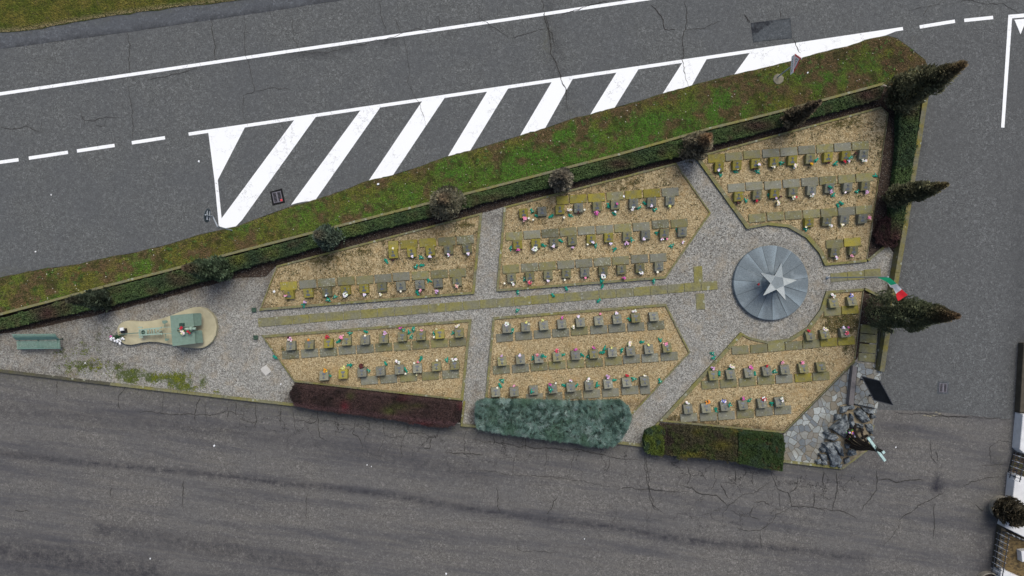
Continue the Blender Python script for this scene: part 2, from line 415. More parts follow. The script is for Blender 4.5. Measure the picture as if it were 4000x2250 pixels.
def blobs(lst):
    def f(U, V):
        a = np.zeros(U.shape)
        for b in lst:
            x, y, rx, ry = b[:4]; s = b[4] if len(b) > 4 else 1.0
            a = np.maximum(a, s * np.exp(-(((U - x) / rx) ** 2 + ((V - y) / ry) ** 2)))
        return a
    return f
def lines(lst):
    def f(U, V):
        a = np.zeros(U.shape)
        for pts, wd, s in lst: a = np.maximum(a, s * np.exp(-(segdist(U, V, pts) / wd) ** 2))
        return a
    return f
def amax(*fs): return lambda U, V: np.max([f(U, V) for f in fs], axis=0)

# outlines (survey)
VERGE_N = [(-400, 1150), (0, 1084), (161, 1051), (306, 1032), (414, 1007), (538, 984), (662, 953), (787, 914), (853, 900), (927, 885), (1000, 855), (1124, 810), (1199, 790), (1290, 762), (1373, 731), (1439, 705), (1532, 684), (1640, 650), (1750, 610), (1837, 588), (1930, 560), (2032, 529), (2130, 500), (2233, 464), (2303, 448), (2388, 423), (2505, 392), (2590, 365), (2699, 334), (2776, 314), (2866, 291), (3000, 260), (3090, 240), (3212, 203), (3309, 181), (3401, 150), (3470, 140), (3502, 150), (3546, 179), (3613, 232), (3628, 266), (3620, 367)]
WALL_N = [(-400, 1330), (-60, 1243), (192, 1177), (430, 1113), (683, 1049), (808, 1014), (1020, 960), (1229, 906), (1560, 822), (1900, 736), (2160, 669), (2426, 600), (2775, 501), (3000, 446), (3180, 400), (3452, 326)]
WALL_E = [(3612, 367), (3575, 600), (3530, 900), (3465, 1295), (3436, 1450)]
SOUTH = [(-400, 1398), (0, 1446), (260, 1476), (438, 1497), (780, 1537), (1100, 1576), (1400, 1612), (1802, 1657), (2420, 1730), (2521, 1744), (3060, 1806), (3292, 1832), (3387, 1758), (3412, 1655), (3428, 1594), (3443, 1450)]
SHOULDER = [(-600, 281), (0, 192), (497, 126), (1000, 52), (1342, 0), (1700, -50), (4600, -460)]
GRASS_NW = [(-600, 225), (0, 127), (116, 118), (291, 86), (466, 58), (660, 32), (873, 8), (970, -3), (1300, -48), (4600, -520)]
SEAM = [(-700, 1900), (0, 1900)]

# ---------------------------------------------------------------- ground
mm, nt, b = newmat('far_ground', .95); p = coords(nt)
setc(nt, b, ramp(nt, noise(nt, p, .4, 5), [(.35, (0.05, 0.06, 0.02)), (.65, (0.11, 0.10, 0.05))])); M['far'] = mm
g = MB(); R_ = 900
g.add([(-R_, -R_, -.06), (R_, -R_, -.06), (R_, R_, -.06), (-R_, R_, -.06)], [(0, 1, 2, 3)])
g.build('ground', M['far'])['kind'] = 'structure'

upper_poly = SHOULDER + [(4600, 1560), (3980, 1641), (3890, 1632), (3700, 1610), (3480, 1603), (3430, 1600)] + [(3443, 1450), (3470, 1300), (3530, 900), (3620, 367)] + VERGE_N[::-1][1:] + [(-600, 1180)]
# upper road only as far as the junction; the side road is its own sheet
JX = [(3640, 367), (3640, 240), (3560, 120), (3780, -600)]
upper_road = SHOULDER[:-1] + [(4600, -460), (4600, 40), (3960, 84), (3566, 140), (3502, 148)] + [p_ for p_ in VERGE_N[::-1] if p_[0] < 3500] + [(-600, 1185)]
side_road = [(3502, 148), (3566, 140), (3960, 84), (4600, 40), (4600, 1650), (3975, 1641), (3890, 1634), (3700, 1612), (3560, 1604), (3428, 1600), (3443, 1450), (3473, 1295), (3537, 900), (3583, 600), (3621, 367), (3628, 266), (3613, 232), (3546, 179)]
lower_road = [(-600, 1374), (-400, 1398)] + SOUTH[1:15] + [(3428, 1600), (3560, 1604), (3700, 1612), (3890, 1634), (3975, 1641), (4600, 1650), (4600, 2700), (-600, 2700)]

st_up = lines([([(2125, 0), (2130, 60), (2150, 120), (2165, 200), (2180, 300)], 14, .55), ([(2160, 0), (2200, 300), (2240, 440)], 16, .30),
               ([(1110, 210), (1250, 215), (1400, 175), (1560, 150)], 9, .7), ([(120, 350), (700, 270), (1100, 215)], 10, .22),
               ([(0, 376), (1000, 232), (2000, 84)], 7, .25)])
sheet('main_road', upper_road, 0, M['road_up'], .35, {'stain_shade': st_up, 'mossy': blobs([(0, 1070, 200, 30, .6), (1110, 800, 60, 25, .8), (2140, 150, 14, 70, .8), (2230, 450, 40, 40, .5), (940, 880, 60, 20, .7), (1450, 695, 60, 14, .6)])})
st_side = amax(blobs([(3990, 1450, 60, 300, .55), (3960, 700, 60, 500, .12), (3660, 1605, 120, 9, .6), (3985, 1200, 30, 500, .4)]),
               lines([([(3452, 1440), (3480, 1300), (3548, 900), (3600, 560)], 12, .5)]))
sheet('side_road', side_road, 0, M['road_side'], .35, {'stain_shade': st_side, 'mossy': blobs([(3600, 280, 60, 60, .3), (3560, 160, 30, 40, .4)])})
seam = [(0, 1770), (293, 1805), (587, 1832), (792, 1849), (1115, 1890), (1300, 1906), (1603, 1948), (1906, 1999), (2158, 2032), (2385, 2057), (2576, 2096), (2853, 2125), (3106, 2148), (3358, 2185)]
st_low = amax(lines([(seam, 12, .85), ([(1603, 1952), (2158, 2040)], 15, .5), ([(2560, 2100), (3120, 2150), (3380, 2185)], 20, .55),
                     ([(0, 1600), (400, 1635), (900, 1690), (1400, 1760), (1900, 1860)], 34, .42),
                     ([(0, 2160), (300, 2190), (600, 2240)], 60, .8), ([(400, 2070), (900, 2150), (1300, 2230)], 40, .6),
                     ([(2600, 1795), (3050, 1845)], 16, .45), ([(2000, 1720), (2420, 1760)], 14, .35), ([(1150, 1600), (1800, 1680)], 8, .3)]),  # strips below the lower hedges paint their shade onto the asphalt
              blobs([(3661, 1900, 26, 26, 1.5), (3665, 1870, 10, 30, 1.), (2710, 2118, 20, 12, 1.0), (2740, 2120, 16, 10, 1.), (2920, 2133, 30, 14, 1.2), (3095, 2148, 24, 10, 1.), (2600, 2102, 22, 10, .9), (2290, 2050, 24, 10, .8), (2240, 2042, 20, 8, .7),
                     (3400, 1800, 80, 60, .35), (3850, 2230, 60, 200, .55), (3880, 1830, 40, 60, .35), (3380, 2260, 60, 26, .5), (3500, 1680, 60, 60, .3), (0, 2260, 900, 60, .5)]))
ms_low = amax(lines([(SOUTH[:9], 42, .75), (SOUTH[9:12], 24, .5)]), blobs([(3860, 2000, 60, 60, .5), (3900, 1820, 30, 90, .4)]))
sheet('access_road', lower_road, 0, M['road_low'], .16, {'stain_shade': st_low, 'mossy': ms_low, 'crk': amax(lambda U, V: .85 * np.clip(1 - np.abs(segdist(U, V, SOUTH[:12]) - 70) / 110, 0, 1) * (U > 700) * np.clip((U - 700) / 300, 0, 1), blobs([(2850, 1990, 420, 130, .55)]))})
sheet('road_shoulder', GRASS_NW[:-1] + [(4600, -520)] + SHOULDER[::-1], .004, M['shoulder'], .4,
      {'stain_shade': lines([(SHOULDER, 5, .8)]), 'mossy': lines([(GRASS_NW, 8, .5)])}, jag=.015)
sheet('grass_verge_soil', GRASS_NW + [(4600, -900), (-600, -900)], .02, M['verge'], .5, {'weed': lambda U, V: .7 + 0 * U, 'dirt': lambda U, V: 0 * U}, jag=.05)
verge = VERGE_N + [(3600, 420), (3452, 330)] + WALL_N[::-1][1:]
sheet('roadside_verge', verge, .02, M['verge'], .3,
      {'weed': lambda U, V: .55 + 0 * U, 'dirt': blobs([(3480, 250, 120, 60, .8), (3350, 230, 120, 50, .7), (2600, 430, 200, 30, .5), (3050, 330, 150, 40, .4)])}, jag=.03)

def patch_area():
    q = [(2932, 90), (3088, 70), (3094, 150), (2942, 166)]
    o = sheet('asphalt_patch', q, .005, M['patch'], .08, {'stain_shade': amax(lambda U, V: 2.2 * np.clip((3020 - U) / 60 + (118 - V) / 40, 0, 1) * (fnoise(U, V, 14, 3) > .25) * (V < 150 - (U - 2932) * .75), lines([([(2932, 90), (3088, 70), (3094, 150), (2942, 166), (2932, 90)], 3, .9)])), 'mossy': blobs([(3020, 160, 30, 6, .7)])})
patch_area()

# ---------------------------------------------------------------- road paint
def band(mb, pts, w, z, jag=0):
    """flat painted line w wide along survey points"""
    q = [Vector(P(u, v)[:2]) for u, v in pts]
    L = []; R2 = []
    for i, p_ in enumerate(q):
        a = q[max(0, i - 1)]; c = q[min(len(q) - 1, i + 1)]; d = (c - a).normalized(); nr = Vector((-d.y, d.x)) * w / 2
        j = random.uniform(-jag, jag)
        L.append(p_ + nr * (1 + j)); R2.append(p_ - nr * (1 + j))
    vs = [(*a, z) for a in L] + [(*a, z) for a in R2]; n = len(q)
    mb.add(vs, [(n + i, n + i + 1, i + 1, i) for i in range(n - 1)])
def flat(mb, pts, z):
    w = [P(u, v)[:2] for u, v in pts]
    n = len(w); A = sum(w[i][0] * w[(i + 1) % n][1] - w[(i + 1) % n][0] * w[i][1] for i in range(n))
    if A < 0: w = w[::-1]
    res = delaunay_2d_cdt([Vector(p_) for p_ in w], [], [list(range(n))], 1, 1e-6)
    fs = [tuple(f) if (res[0][f[1]] - res[0][f[0]]).cross(res[0][f[2]] - res[0][f[0]]) > 0 else tuple(f)[::-1] for f in res[2]]
    mb.add([(p_.x, p_.y, z) for p_ in res[0]], fs)

m = MB(); band(m, dens([(-600, 455), (0, 367), (1000, 219.5), (2000, 73.5), (4200, -250)], 60, False), .150, .008); m.build('edge_line_marking', M['paint'])['kind'] = 'structure'
LE = lambda u: 524 - .1477 * (u - 737)
m = MB()
ZP = .008
band(m, dens([(737, 524), (3527, 112)], 80, False), .155, ZP)
m.build('boundary_line_marking', M['paint'])['kind'] = 'structure'
for a, b_ in (((-160, 657), (-40, 640)), ((-8, 635), (73, 624)), ((113, 618), (266, 595)), ((301, 590), (448, 568)), ((515, 558), (645, 538)), ((3592, 105.5), (3730, 83)), ((3766, 80), (3879, 68.5))):
    m = MB(); band(m, [a, b_], .158, ZP); m.build('dashed_line_marking', M['paint'])['kind'] = 'structure'
m = MB()
def le(u, d=0): return (u, LE(u) + 6.0 + d)
def grassy(a, b_, k=5):
    out = []
    for i in range(k + 1):
        t = i / k; x = a[0] + (b_[0] - a[0]) * t; y = a[1] + (b_[1] - a[1]) * t
        out.append((x, y + (random.uniform(-3, 3) if 0 < i < k else 0)))
    return out
flat(m, [le(814), le(957), (851, 703), (866, 852), (855, 883), (838, 703)], ZP + .0005)
flat(m, [le(1149)] + [(866.2, 852.3), (855.2, 879)] + [(862, 888), (878, 892), (900, 888), (922, 884), (946, 859)] + [le(1234)], ZP + .001)
for tl, tr, bl, br in ((1408, 1486, (1137, 800), (1234, 779)), (1649, 1737, (1441, 705), (1534, 686)), (1903, 1985, (1750, 610), (1837, 588)),
                       (2155, 2237, (2032, 529), (2130, 500)), (2408, 2494, (2306, 447), (2400, 422)), (2665, 2760, (2589, 365), (2701, 336))):
    flat(m, [le(tl)] + grassy(bl, br) + [le(tr)], ZP + .0005)
flat(m, [le(2929)] + [(2867, 292), (2920, 282), (2960, 270), (3000, 262), (3040, 250), (3090, 238), (3150, 222), (3212, 205), (3260, 190), (3309, 183), (3360, 164), (3401, 152), (3460, 138)] + [le(3527, -6)], ZP + .0005)
m.build('hatched_island_marking', M['paint'])['kind'] = 'structure'
m = MB(); flat(m, [(3938.5, 58), (4300, 28), (4300, 43), (3953, 72), (3923, 499), (3910, 498)], ZP); m.build('junction_line_marking', M['paint'])['kind'] = 'structure'
for k in range(3):
    m = MB(); flat(m, [(3962 + k * 62, 77 - 5 * k), (4011 + k * 62, 73 - 5 * k), (3986 + k * 62, 134 - 5 * k)], ZP); m.build('yield_triangle_marking', M['paint'])['kind'] = 'structure'

# ---------------------------------------------------------------- cracks
def crackset(name, zf, polys, wd, road_z=.0125, scale=1.0):
    m = MB()
    for pts in polys:
        w_ = wd * random.uniform(.55, 1.3)
        q = [Vector((*zf(*p_),)) for p_ in pts]
        out = [q[0]]
        for a, c in zip(q[:-1], q[1:]):
            L = (c - a).length; k = max(1, int(L / 7)); d = (c - a).normalized(); nr = Vector((-d.y, d.x)); off = 0
            for i in range(1, k + 1):
                off = (off + random.uniform(-3.8, 3.8)) * (.82 if i < k else 0)
                out.append(a + (c - a) * (i / k) + nr * off)
        W = [Vector(P(p_.x, p_.y)[:2]) for p_ in out]; n = len(W); vs = []
        for i, p_ in enumerate(W):
            a = W[max(0, i - 1)]; c = W[min(n - 1, i + 1)]; d = (c - a).normalized(); nr = Vector((-d.y, d.x))
            t = min(i, n - 1 - i) / max(1, n - 1) * 2; ww = w_ * (.35 + .65 * min(1, t * 3)) * random.uniform(.5, 1.4) / 2
            vs += [(*(p_ + nr * ww), road_z), (*(p_ - nr * ww), road_z)]
        m.add(vs, [(2 * i + 1, 2 * i + 3, 2 * i + 2, 2 * i) for i in range(n - 1)])
    o = m.build(name, M['crack']); o['kind'] = 'structure'; return o
crackset('asphalt_crack', Z(0, 0, 2.576), [[(1280, 330), (1300, 480), (1300, 740)], [(1290, 850), (1315, 1000), (1330, 1150), (1330, 1400)], [(2130, 200), (2160, 500), (2185, 610)], [(2455, 160), (2465, 550), (2500, 640), (2540, 800), (2560, 920), (2450, 960), (2465, 1200), (2490, 1270)], [(800, 1090), (850, 1210), (1000, 1190), (1200, 1180)], [(850, 1210), (840, 1270)], [(1080, 1190), (1050, 1270), (960, 1260)], [(0, 1270), (130, 1300), (280, 1270), (350, 1310), (430, 1340)], [(430, 1220), (410, 1310)], [(1480, 810), (1600, 780), (1800, 745), (2000, 700)]], .026)
crackset('asphalt_crack', Z(1000, 0, 2.576), [[(360, 150), (380, 400), (440, 510)], [(300, 535), (450, 520), (700, 535), (1000, 460), (1250, 410), (1450, 385)], [(1240, 0), (1270, 200), (1310, 350)], [(1490, 380), (1520, 560), (1540, 760), (1520, 830), (1600, 960), (1640, 1030), (1680, 1150), (1695, 1300)], [(2250, 60), (2245, 180), (2340, 240), (2540, 390)], [(0, 915), (120, 890), (340, 905)], [(1400, 180), (1460, 330)], [(1840, 190), (1860, 260)], [(1230, 400), (1420, 360), (1640, 290), (1750, 310), (1860, 260)]], .026)
crackset('asphalt_crack', Z(2000, 0, 2.576), [[(300, 0), (320, 150), (370, 300), (400, 560), (490, 760), (520, 860), (545, 910), (560, 1100)], [(330, 160), (400, 330), (430, 480)], [(370, 290), (230, 320), (0, 385)], [(1745, 0), (1750, 280), (1710, 400), (1710, 600), (1730, 700), (1770, 880)], [(1740, 295), (1880, 290), (2100, 215)], [(1400, 50), (1520, 200), (1540, 300), (1640, 300)], [(2340, 150), (2390, 230)], [(500, 150), (700, 80), (960, 10)]], .034)
crackset('asphalt_crack', Z(2850, 40, 3.64), [[(210, 60), (290, 180)], [(715, 0), (718, 115)], [(888, 400), (935, 460), (960, 530), (1010, 610)]], .035)
crackset('asphalt_crack', Z(3550, 0, 2.635), [[(0, 110), (200, 75), (320, 30), (340, 0)], [(200, 80), (150, 170)], [(500, 10), (600, 5), (700, 20), (830, 40), (980, 38), (1080, 100), (1160, 140)]], .022)
crackset('asphalt_crack', Z(0, 1400, 1.7046), [[(1085, 215), (1080, 330), (1090, 370)], [(1335, 250), (1310, 320), (1300, 420)], [(1365, 290), (1380, 420)], [(1510, 320), (1520, 400)], [(1570, 290), (1575, 380)], [(1700, 290), (1700, 470)], [(1870, 310), (1870, 450)], [(2115, 350), (2120, 430), (2140, 530), (2180, 550)], [(840, 190), (790, 260), (800, 340)], [(380, 150), (370, 260)], [(1200, 290), (1200, 360)], [(1600, 400), (1680, 430), (1720, 400)], [(1950, 330), (1960, 440), (2000, 500)], [(1970, 415), (2050, 430), (2110, 410)], [(900, 350), (1100, 370), (1400, 380), (1520, 350), (1640, 385)], [(740, 920), (750, 860)], [(1230, 800), (1220, 1000)], [(2050, 900), (2040, 1080)], [(100, 1010), (200, 1020)], [(1250, 450), (1290, 500)]], .027)
crackset('asphalt_crack', Z(1300, 1600, 1.9815), [[(390, 60), (400, 200), (440, 210), (540, 215)], [(400, 220), (345, 330)], [(180, 90), (150, 180), (210, 230), (225, 300)], [(0, 110), (140, 125)], [(590, 110), (570, 180), (530, 290), (525, 380)], [(570, 180), (720, 190), (760, 220), (800, 200)], [(760, 220), (750, 300), (700, 290)], [(1030, 140), (1020, 340), (1060, 380)], [(870, 330), (1020, 345), (1160, 350), (1160, 390)], [(1240, 200), (1240, 270)], [(1320, 200), (1335, 320)], [(1490, 220), (1490, 310)], [(1450, 270), (1400, 400), (1380, 530)], [(1650, 300), (1640, 470)], [(1880, 310), (1850, 430), (1810, 520)], [(1100, 470), (1300, 490), (1500, 510), (1800, 530), (1960, 560), (2230, 590)], [(2410, 320), (2420, 470), (2450, 610), (2480, 740), (2560, 810)], [(2190, 625), (2330, 610), (2450, 615), (2576, 630)], [(1270, 600), (1280, 760), (1300, 800)], [(2200, 760), (2165, 880)], [(1740, 680), (1650, 810)], [(2140, 380), (2120, 470)], [(1080, 230), (1230, 250), (1480, 280), (1880, 310), (2130, 360), (2390, 390)], [(1410, 1000), (1430, 1080), (1500, 1095), (1760, 1110)]], .027)
crackset('asphalt_crack', Z(2500, 1600, 1.9815), [[(0, 640), (70, 615), (160, 630), (300, 640), (370, 625)], [(40, 300), (65, 600), (110, 770), (190, 800)], [(320, 590), (400, 600), (480, 655), (600, 670), (680, 750)], [(360, 420), (390, 500), (360, 590)], [(580, 450), (590, 540), (550, 620)], [(620, 560), (740, 570), (780, 650)], [(740, 470), (745, 560)], [(860, 480), (870, 580)], [(1010, 480), (1070, 620), (1150, 650), (1170, 745), (1340, 755), (1580, 790), (1680, 850)], [(1030, 550), (880, 650), (790, 660), (680, 750), (640, 800), (640, 870)], [(1170, 750), (1050, 810), (1030, 860), (930, 935), (820, 935), (740, 910)], [(930, 935), (940, 1070)], [(1075, 640), (1085, 750)], [(880, 720), (950, 710), (1000, 740)], [(880, 740), (850, 820), (920, 860)], [(700, 780), (780, 825), (850, 830)], [(1220, 590), (1160, 640)], [(1215, 520), (1220, 590), (1310, 605)], [(1420, 480), (1430, 600)], [(1515, 480), (1525, 620), (1490, 780)], [(1640, 530), (1540, 600)], [(1380, 640), (1460, 700), (1510, 680)], [(1340, 755), (1350, 650)], [(1830, 470), (1835, 620), (1700, 790)], [(1840, 545), (2000, 560), (2200, 545)], [(1970, 20), (2150, 30), (2300, 40), (2576, 60)], [(2250, 230), (2260, 380), (2310, 430)], [(2280, 730), (2270, 1000)], [(2000, 860), (2150, 740), (2350, 640)], [(1880, 1060), (2000, 920), (2010, 860)], [(620, 570), (690, 690)]], .032)
crackset('asphalt_crack', Z(3600, 1450, 1.81), [[(0, 300), (200, 320), (400, 325), (560, 340), (640, 345)], [(400, 670), (470, 665), (600, 655)], [(270, 820), (350, 780), (450, 755), (600, 740)], [(490, 660), (480, 540), (540, 490), (650, 510)], [(100, 560), (120, 640)], [(380, 940), (440, 990)]], .03)

m = MB()
for (zx, zy) in ((20, 312), (42, 315), (88, 314), (105, 290), (60, 318), (125, 300)):
    u, v = Z(3600, 1450, 1.81)(zx, zy); x, y, _ = P(u, v)
    n = 7; m.add([(x + math.cos(k * 2 * math.pi / n) * random.uniform(.03, .11), y + math.sin(k * 2 * math.pi / n) * random.uniform(.02, .05), .014) for k in range(n)], [tuple(range(n))], (.5, .5, .48))
m.build('broken_asphalt_chips', M['conc'])['kind'] = 'structure'
# ---------------------------------------------------------------- island
GZ = .07
island = [(-400, 1335)] + [(u, v + 3) for u, v in WALL_N[1:]] + [(3600, 372)] + WALL_E + [(3428, 1594), (3412, 1655), (3387, 1752)] + SOUTH[:12][::-1]
weedG = amax(blobs([(505, 1465, 60, 34, 1.1), (600, 1475, 60, 22, 1.0), (690, 1480, 70, 30, .95), (720, 1510, 60, 20, .9), (460, 1430, 30, 20, .9), (350, 1430, 110, 34, .62), (790, 1490, 30, 30, .6), (270, 1440, 60, 30, .55), (330, 1360, 40, 40, .45), (850, 1530, 30, 14, .5), (400, 1300, 60, 90, .42), (250, 1380, 60, 30, .4)]))
dirtG = amax(lines([([(-100, 1290), (200, 1262), (500, 1190), (800, 1115), (1060, 1050)], 34, .75), ([(1075, 1050), (1010, 1200)], 14, .6), ([(0, 1440), (300, 1468)], 16, .5), ([(1850, 1640), (1858, 1500)], 7, .5), ([(1840, 1600), (1850, 1665)], 10, .8), ([(3150, 1000), (2900, 900)], 10, .2)]),
             blobs([(1130, 1560, 30, 30, .7), (150, 1340, 300, 70, .50), (560, 1200, 200, 50, .45), (900, 1130, 120, 60, .4), (300, 1420, 240, 26, .5), (540, 1250, 60, 20, .4), (2660, 700, 50, 60, .25), (1935, 850, 60, 20, .5), (2740, 1160, 300, 60, .10), (3400, 1110, 60, 60, .45), (2510, 1720, 40, 26, .5), (2580, 1640, 20, 50, .5)]))
sheet('gravel_yard', island, GZ, M['grey'], .2, {'weed': weedG, 'dirt': dirtG})

BEDS = {
 'A': [(1081, 1037), (1884, 830), (1853, 1148), (1012, 1214)],
 'B': [(1968, 807), (2641, 635), (2778, 832), (2600, 1088), (1938, 1139)],
 'C': [(2714, 611), (3441, 416), (3471, 443), (3386, 1023), (3223, 1038), (3200, 987), (3151, 930), (3079, 888), (3000, 879), (2919, 895)],
 'D': [(1021, 1310), (1842, 1247), (1809, 1565), (1149, 1492)],
 'E': [(1925, 1239), (2601, 1186), (2697, 1377), (2440, 1652), (1890, 1608)],
 'F': [(2894, 1298), (2925, 1316), (3001, 1334), (3084, 1322), (3154, 1278), (3206, 1208), (3229, 1137), (3374, 1126), (3339, 1410), (3061, 1692), (2575, 1646)],
}
BEDNAME = {'A': 'upper left bed', 'B': 'upper middle bed', 'C': 'upper right bed', 'D': 'lower left bed', 'E': 'lower middle bed', 'F': 'lower right bed'}
BZ = .13
def inset(poly, d):
    """mitred inset of a survey polygon by d metres (world ring)"""
    w = [Vector(p_) for p_ in to_w(poly)]; n = len(w)
    A = sum(w[i].x * w[(i + 1) % n].y - w[(i + 1) % n].x * w[i].y for i in range(n)); sg = 1 if A > 0 else -1
    out = []
    for i in range(n):
        e1 = (w[i] - w[i - 1]).normalized(); e2 = (w[(i + 1) % n] - w[i]).normalized()
        n1 = Vector((-e1.y, e1.x)) * sg; n2 = Vector((-e2.y, e2.x)) * sg; bs = (n1 + n2)
        bs = bs / max(.3, bs.length_squared) * 2
        out.append(w[i] + bs * d)
    return out
def ring_kerb(name, poly, wd, z0, z1, mat, label, parent=None):
    o_ = [Vector(p_) for p_ in to_w(poly, z1)]; i_ = inset(poly, wd); n = len(o_); m = MB()
    for k in range(n):
        a, b_ = o_[k], o_[(k + 1) % n]; c, d = i_[(k + 1) % n], i_[k]
        L = (b_ - a).length; q = max(1, round(L / 1.0)); g = .006 / max(L, .1)
        for s_ in range(q):
            t0 = s_ / q + (g if s_ else 0); t1 = (s_ + 1) / q - (g if s_ < q - 1 else 0); dz = random.uniform(-.008, .008)
            m.prism([a.lerp(b_, t0), a.lerp(b_, t1), d.lerp(c, t1), d.lerp(c, t0)], z0, z1 + dz, None, .008)
    o = m.build(name, mat); tag(o, label, 'kerb'); return o
bweed = {
 'A': (amax(blobs([(1250, 1010, 120, 34, .75), (1350, 990, 60, 40, .6), (1420, 970, 60, 60, .65), (1180, 1080, 60, 30, .5), (1820, 880, 50, 20, .8), (1500, 940, 30, 30, .6), (1100, 1110, 30, 30, .5)])), .36),
 'B': (blobs([(2300, 760, 300, 50, .5), (2450, 720, 200, 60, .55), (2080, 830, 120, 60, .5), (2600, 700, 60, 60, .45)]), .2),
 'C': (blobs([(3300, 480, 120, 40, .75), (3100, 530, 200, 40, .5), (3430, 560, 30, 160, .5), (3250, 600, 60, 20, .5), (3260, 950, 100, 40, .45), (3380, 900, 30, 80, .4)]), .3),
 'D': (blobs([(1110, 1365, 20, 20, .8)]), .04),
 'E': (blobs([(2050, 1585, 220, 16, .6), (1980, 1560, 60, 20, .5)]), .08),
 'F': (blobs([(3290, 1260, 90, 50, 1.1), (3220, 1240, 30, 30, .8), (2680, 1640, 120, 30, .8), (2900, 1670, 140, 20, .6), (3310, 1360, 40, 20, .7)]), .12),
}
for k, poly in BEDS.items():
    f0, base = bweed[k]
    bl = Z  # placeholder
    fn = (lambda f0, base: lambda U, V: np.maximum(f0(U, V), base * (.6 + .8 * fnoise(U, V, 60, 5))))(f0, base)
    edge = poly + [poly[0]]
    dfn = (lambda edge, k: lambda U, V: .50 * np.exp(-(segdist(U, V, edge) / 12.) ** 2) + (.28 if k == 'A' else .12) * (fnoise(U, V, 90, 9) > .55) + (.0 if k != 'E' else .7 * np.exp(-((V - 1578) / 14.) ** 2)) + (.0 if k != 'F' else .5 * np.exp(-(segdist(U, V, [(2600, 1650), (3060, 1690)]) / 24.) ** 2)))(edge, k)
    o = sheet('golden_gravel', poly, BZ, M['gold'], .2, {'weed': fn, 'dirt': dfn}); o['kind'] = 'stuff'
    tag(o, 'golden brown gravel filling the ' + BEDNAME[k], 'gravel')
    ring_kerb('bed_kerb', poly, .11, .0, BZ + .055, M['kerb'], 'low mossy stone kerb round the ' + BEDNAME[k])

# soil strips beside the hedges
soilN = [(-100, 1262), (192, 1187), (683, 1058), (1229, 915), (1900, 745), (2426, 609), (2775, 510), (3180, 409), (3452, 335), (3598, 380), (3572, 600), (3500, 1000), (3470, 960), (3388, 1022), (3470, 445), (3441, 417), (2700, 616), (2660, 630), (2641, 636), (1966, 808), (1884, 831), (1081, 1038), (1040, 1080), (900, 1090), (700, 1150), (400, 1225), (180, 1275), (-100, 1320)]
sheet('hedge_soil', soilN, GZ + .006, M['soil'], .4, {'weed': lambda U, V: .12 + 0 * U, 'dirt': lambda U, V: 0 * U}, jag=.03)
sheet('hedge_soil', [(1149, 1494), (1806, 1566), (1802, 1652), (1400, 1606), (1150, 1577)], GZ + .006, M['soil'], .4, {'weed': lambda U, V: .1 + 0 * U, 'dirt': lambda U, V: 0 * U})
sheet('hedge_soil', [(2576, 1650), (3058, 1694), (3058, 1800), (2524, 1738)], GZ + .006, M['soil'], .4, {'weed': lambda U, V: .3 + 0 * U, 'dirt': lambda U, V: 0 * U})
sheet('hedge_soil', [(3376, 1128), (3452, 1172), (3442, 1240), (3430, 1300), (3340, 1410), (3358, 1270)], GZ + .006, M['soil'], .3, {'weed': lambda U, V: .2 + 0 * U, 'dirt': lambda U, V: 0 * U})

def line_kerb(name, pts, wd, z0, z1, mat, label, cat='kerb', piece=1.0, mats=None):
    q = [Vector(P(u, v, z1)[:2]) for u, v in pts]; m = MB()
    for a, b_ in zip(q[:-1], q[1:]):
        L = (b_ - a).length; k = max(1, round(L / piece)); d = (b_ - a).normalized(); nr = Vector((-d.y, d.x)) * wd / 2
        for s_ in range(k):
            t0 = a.lerp(b_, s_ / k) + d * (.003 if s_ else -.004); t1 = a.lerp(b_, (s_ + 1) / k) - d * .003; dz = random.uniform(-.007, .007)
            m.prism([t0 + nr, t0 - nr, t1 - nr, t1 + nr], z0, z1 + dz, None, .01)
    o = m.build(name, mat); return tag(o, label, cat)
line_kerb('boundary_wall', WALL_N, .115, 0, .38, M['kerb'], 'low mossy boundary wall between the grass verge and the long hedge', 'wall', 1.6)
line_kerb('kerb', [(-300, 1411), (0, 1449), (260, 1480), (430, 1500)], .13, 0, .14, M['kerb_dark'], 'grey kerb along the lower road below the bench')
line_kerb('kerb', [(430, 1500), (780, 1540), (1150, 1582)], .13, 0, .14, M['kerb'], 'yellow-mossed kerb along the lower road below the field gun')
line_kerb('kerb', [(1800, 1660), (1880, 1668)], .13, 0, .14, M['kerb'], 'short kerb closing the gravel path between purple hedge and juniper')
line_kerb('kerb', [(2415, 1729), (2524, 1743)], .13, 0, .14, M['kerb'], 'short kerb closing the diagonal gravel path by the lower road')
line_kerb('kerb', [(1814, 1568), (1803, 1655)], .10, 0, .16, M['kerb'], 'short stone kerb at the right end of the purple hedge')
line_kerb('kerb', [(2574, 1650), (2503, 1738)], .10, 0, .16, M['kerb'], 'short stone kerb at the left end of the mixed hedge')
line_kerb('kerb', [(3392, 1017), (3470, 953)], .11, 0, .18, M['kerb'], 'short diagonal kerb above the flagpole path')
line_kerb('kerb', [(3380, 1128), (3450, 1164)], .11, 0, .18, M['kerb'], 'short diagonal kerb below the flagpole path')
line_kerb('boundary_wall', [(3620, 362), (3583, 600), (3538, 880), (3476, 1250), (3445, 1452)], .22, 0, .50, M['wall_y'], 'low yellow-stained boundary wall beside the side road', 'wall', 2.0)
line_kerb('kerb', [(3350, 1130), (3350, 1135)], .02, 0, .05, M['kerb'], 'x') if False else None

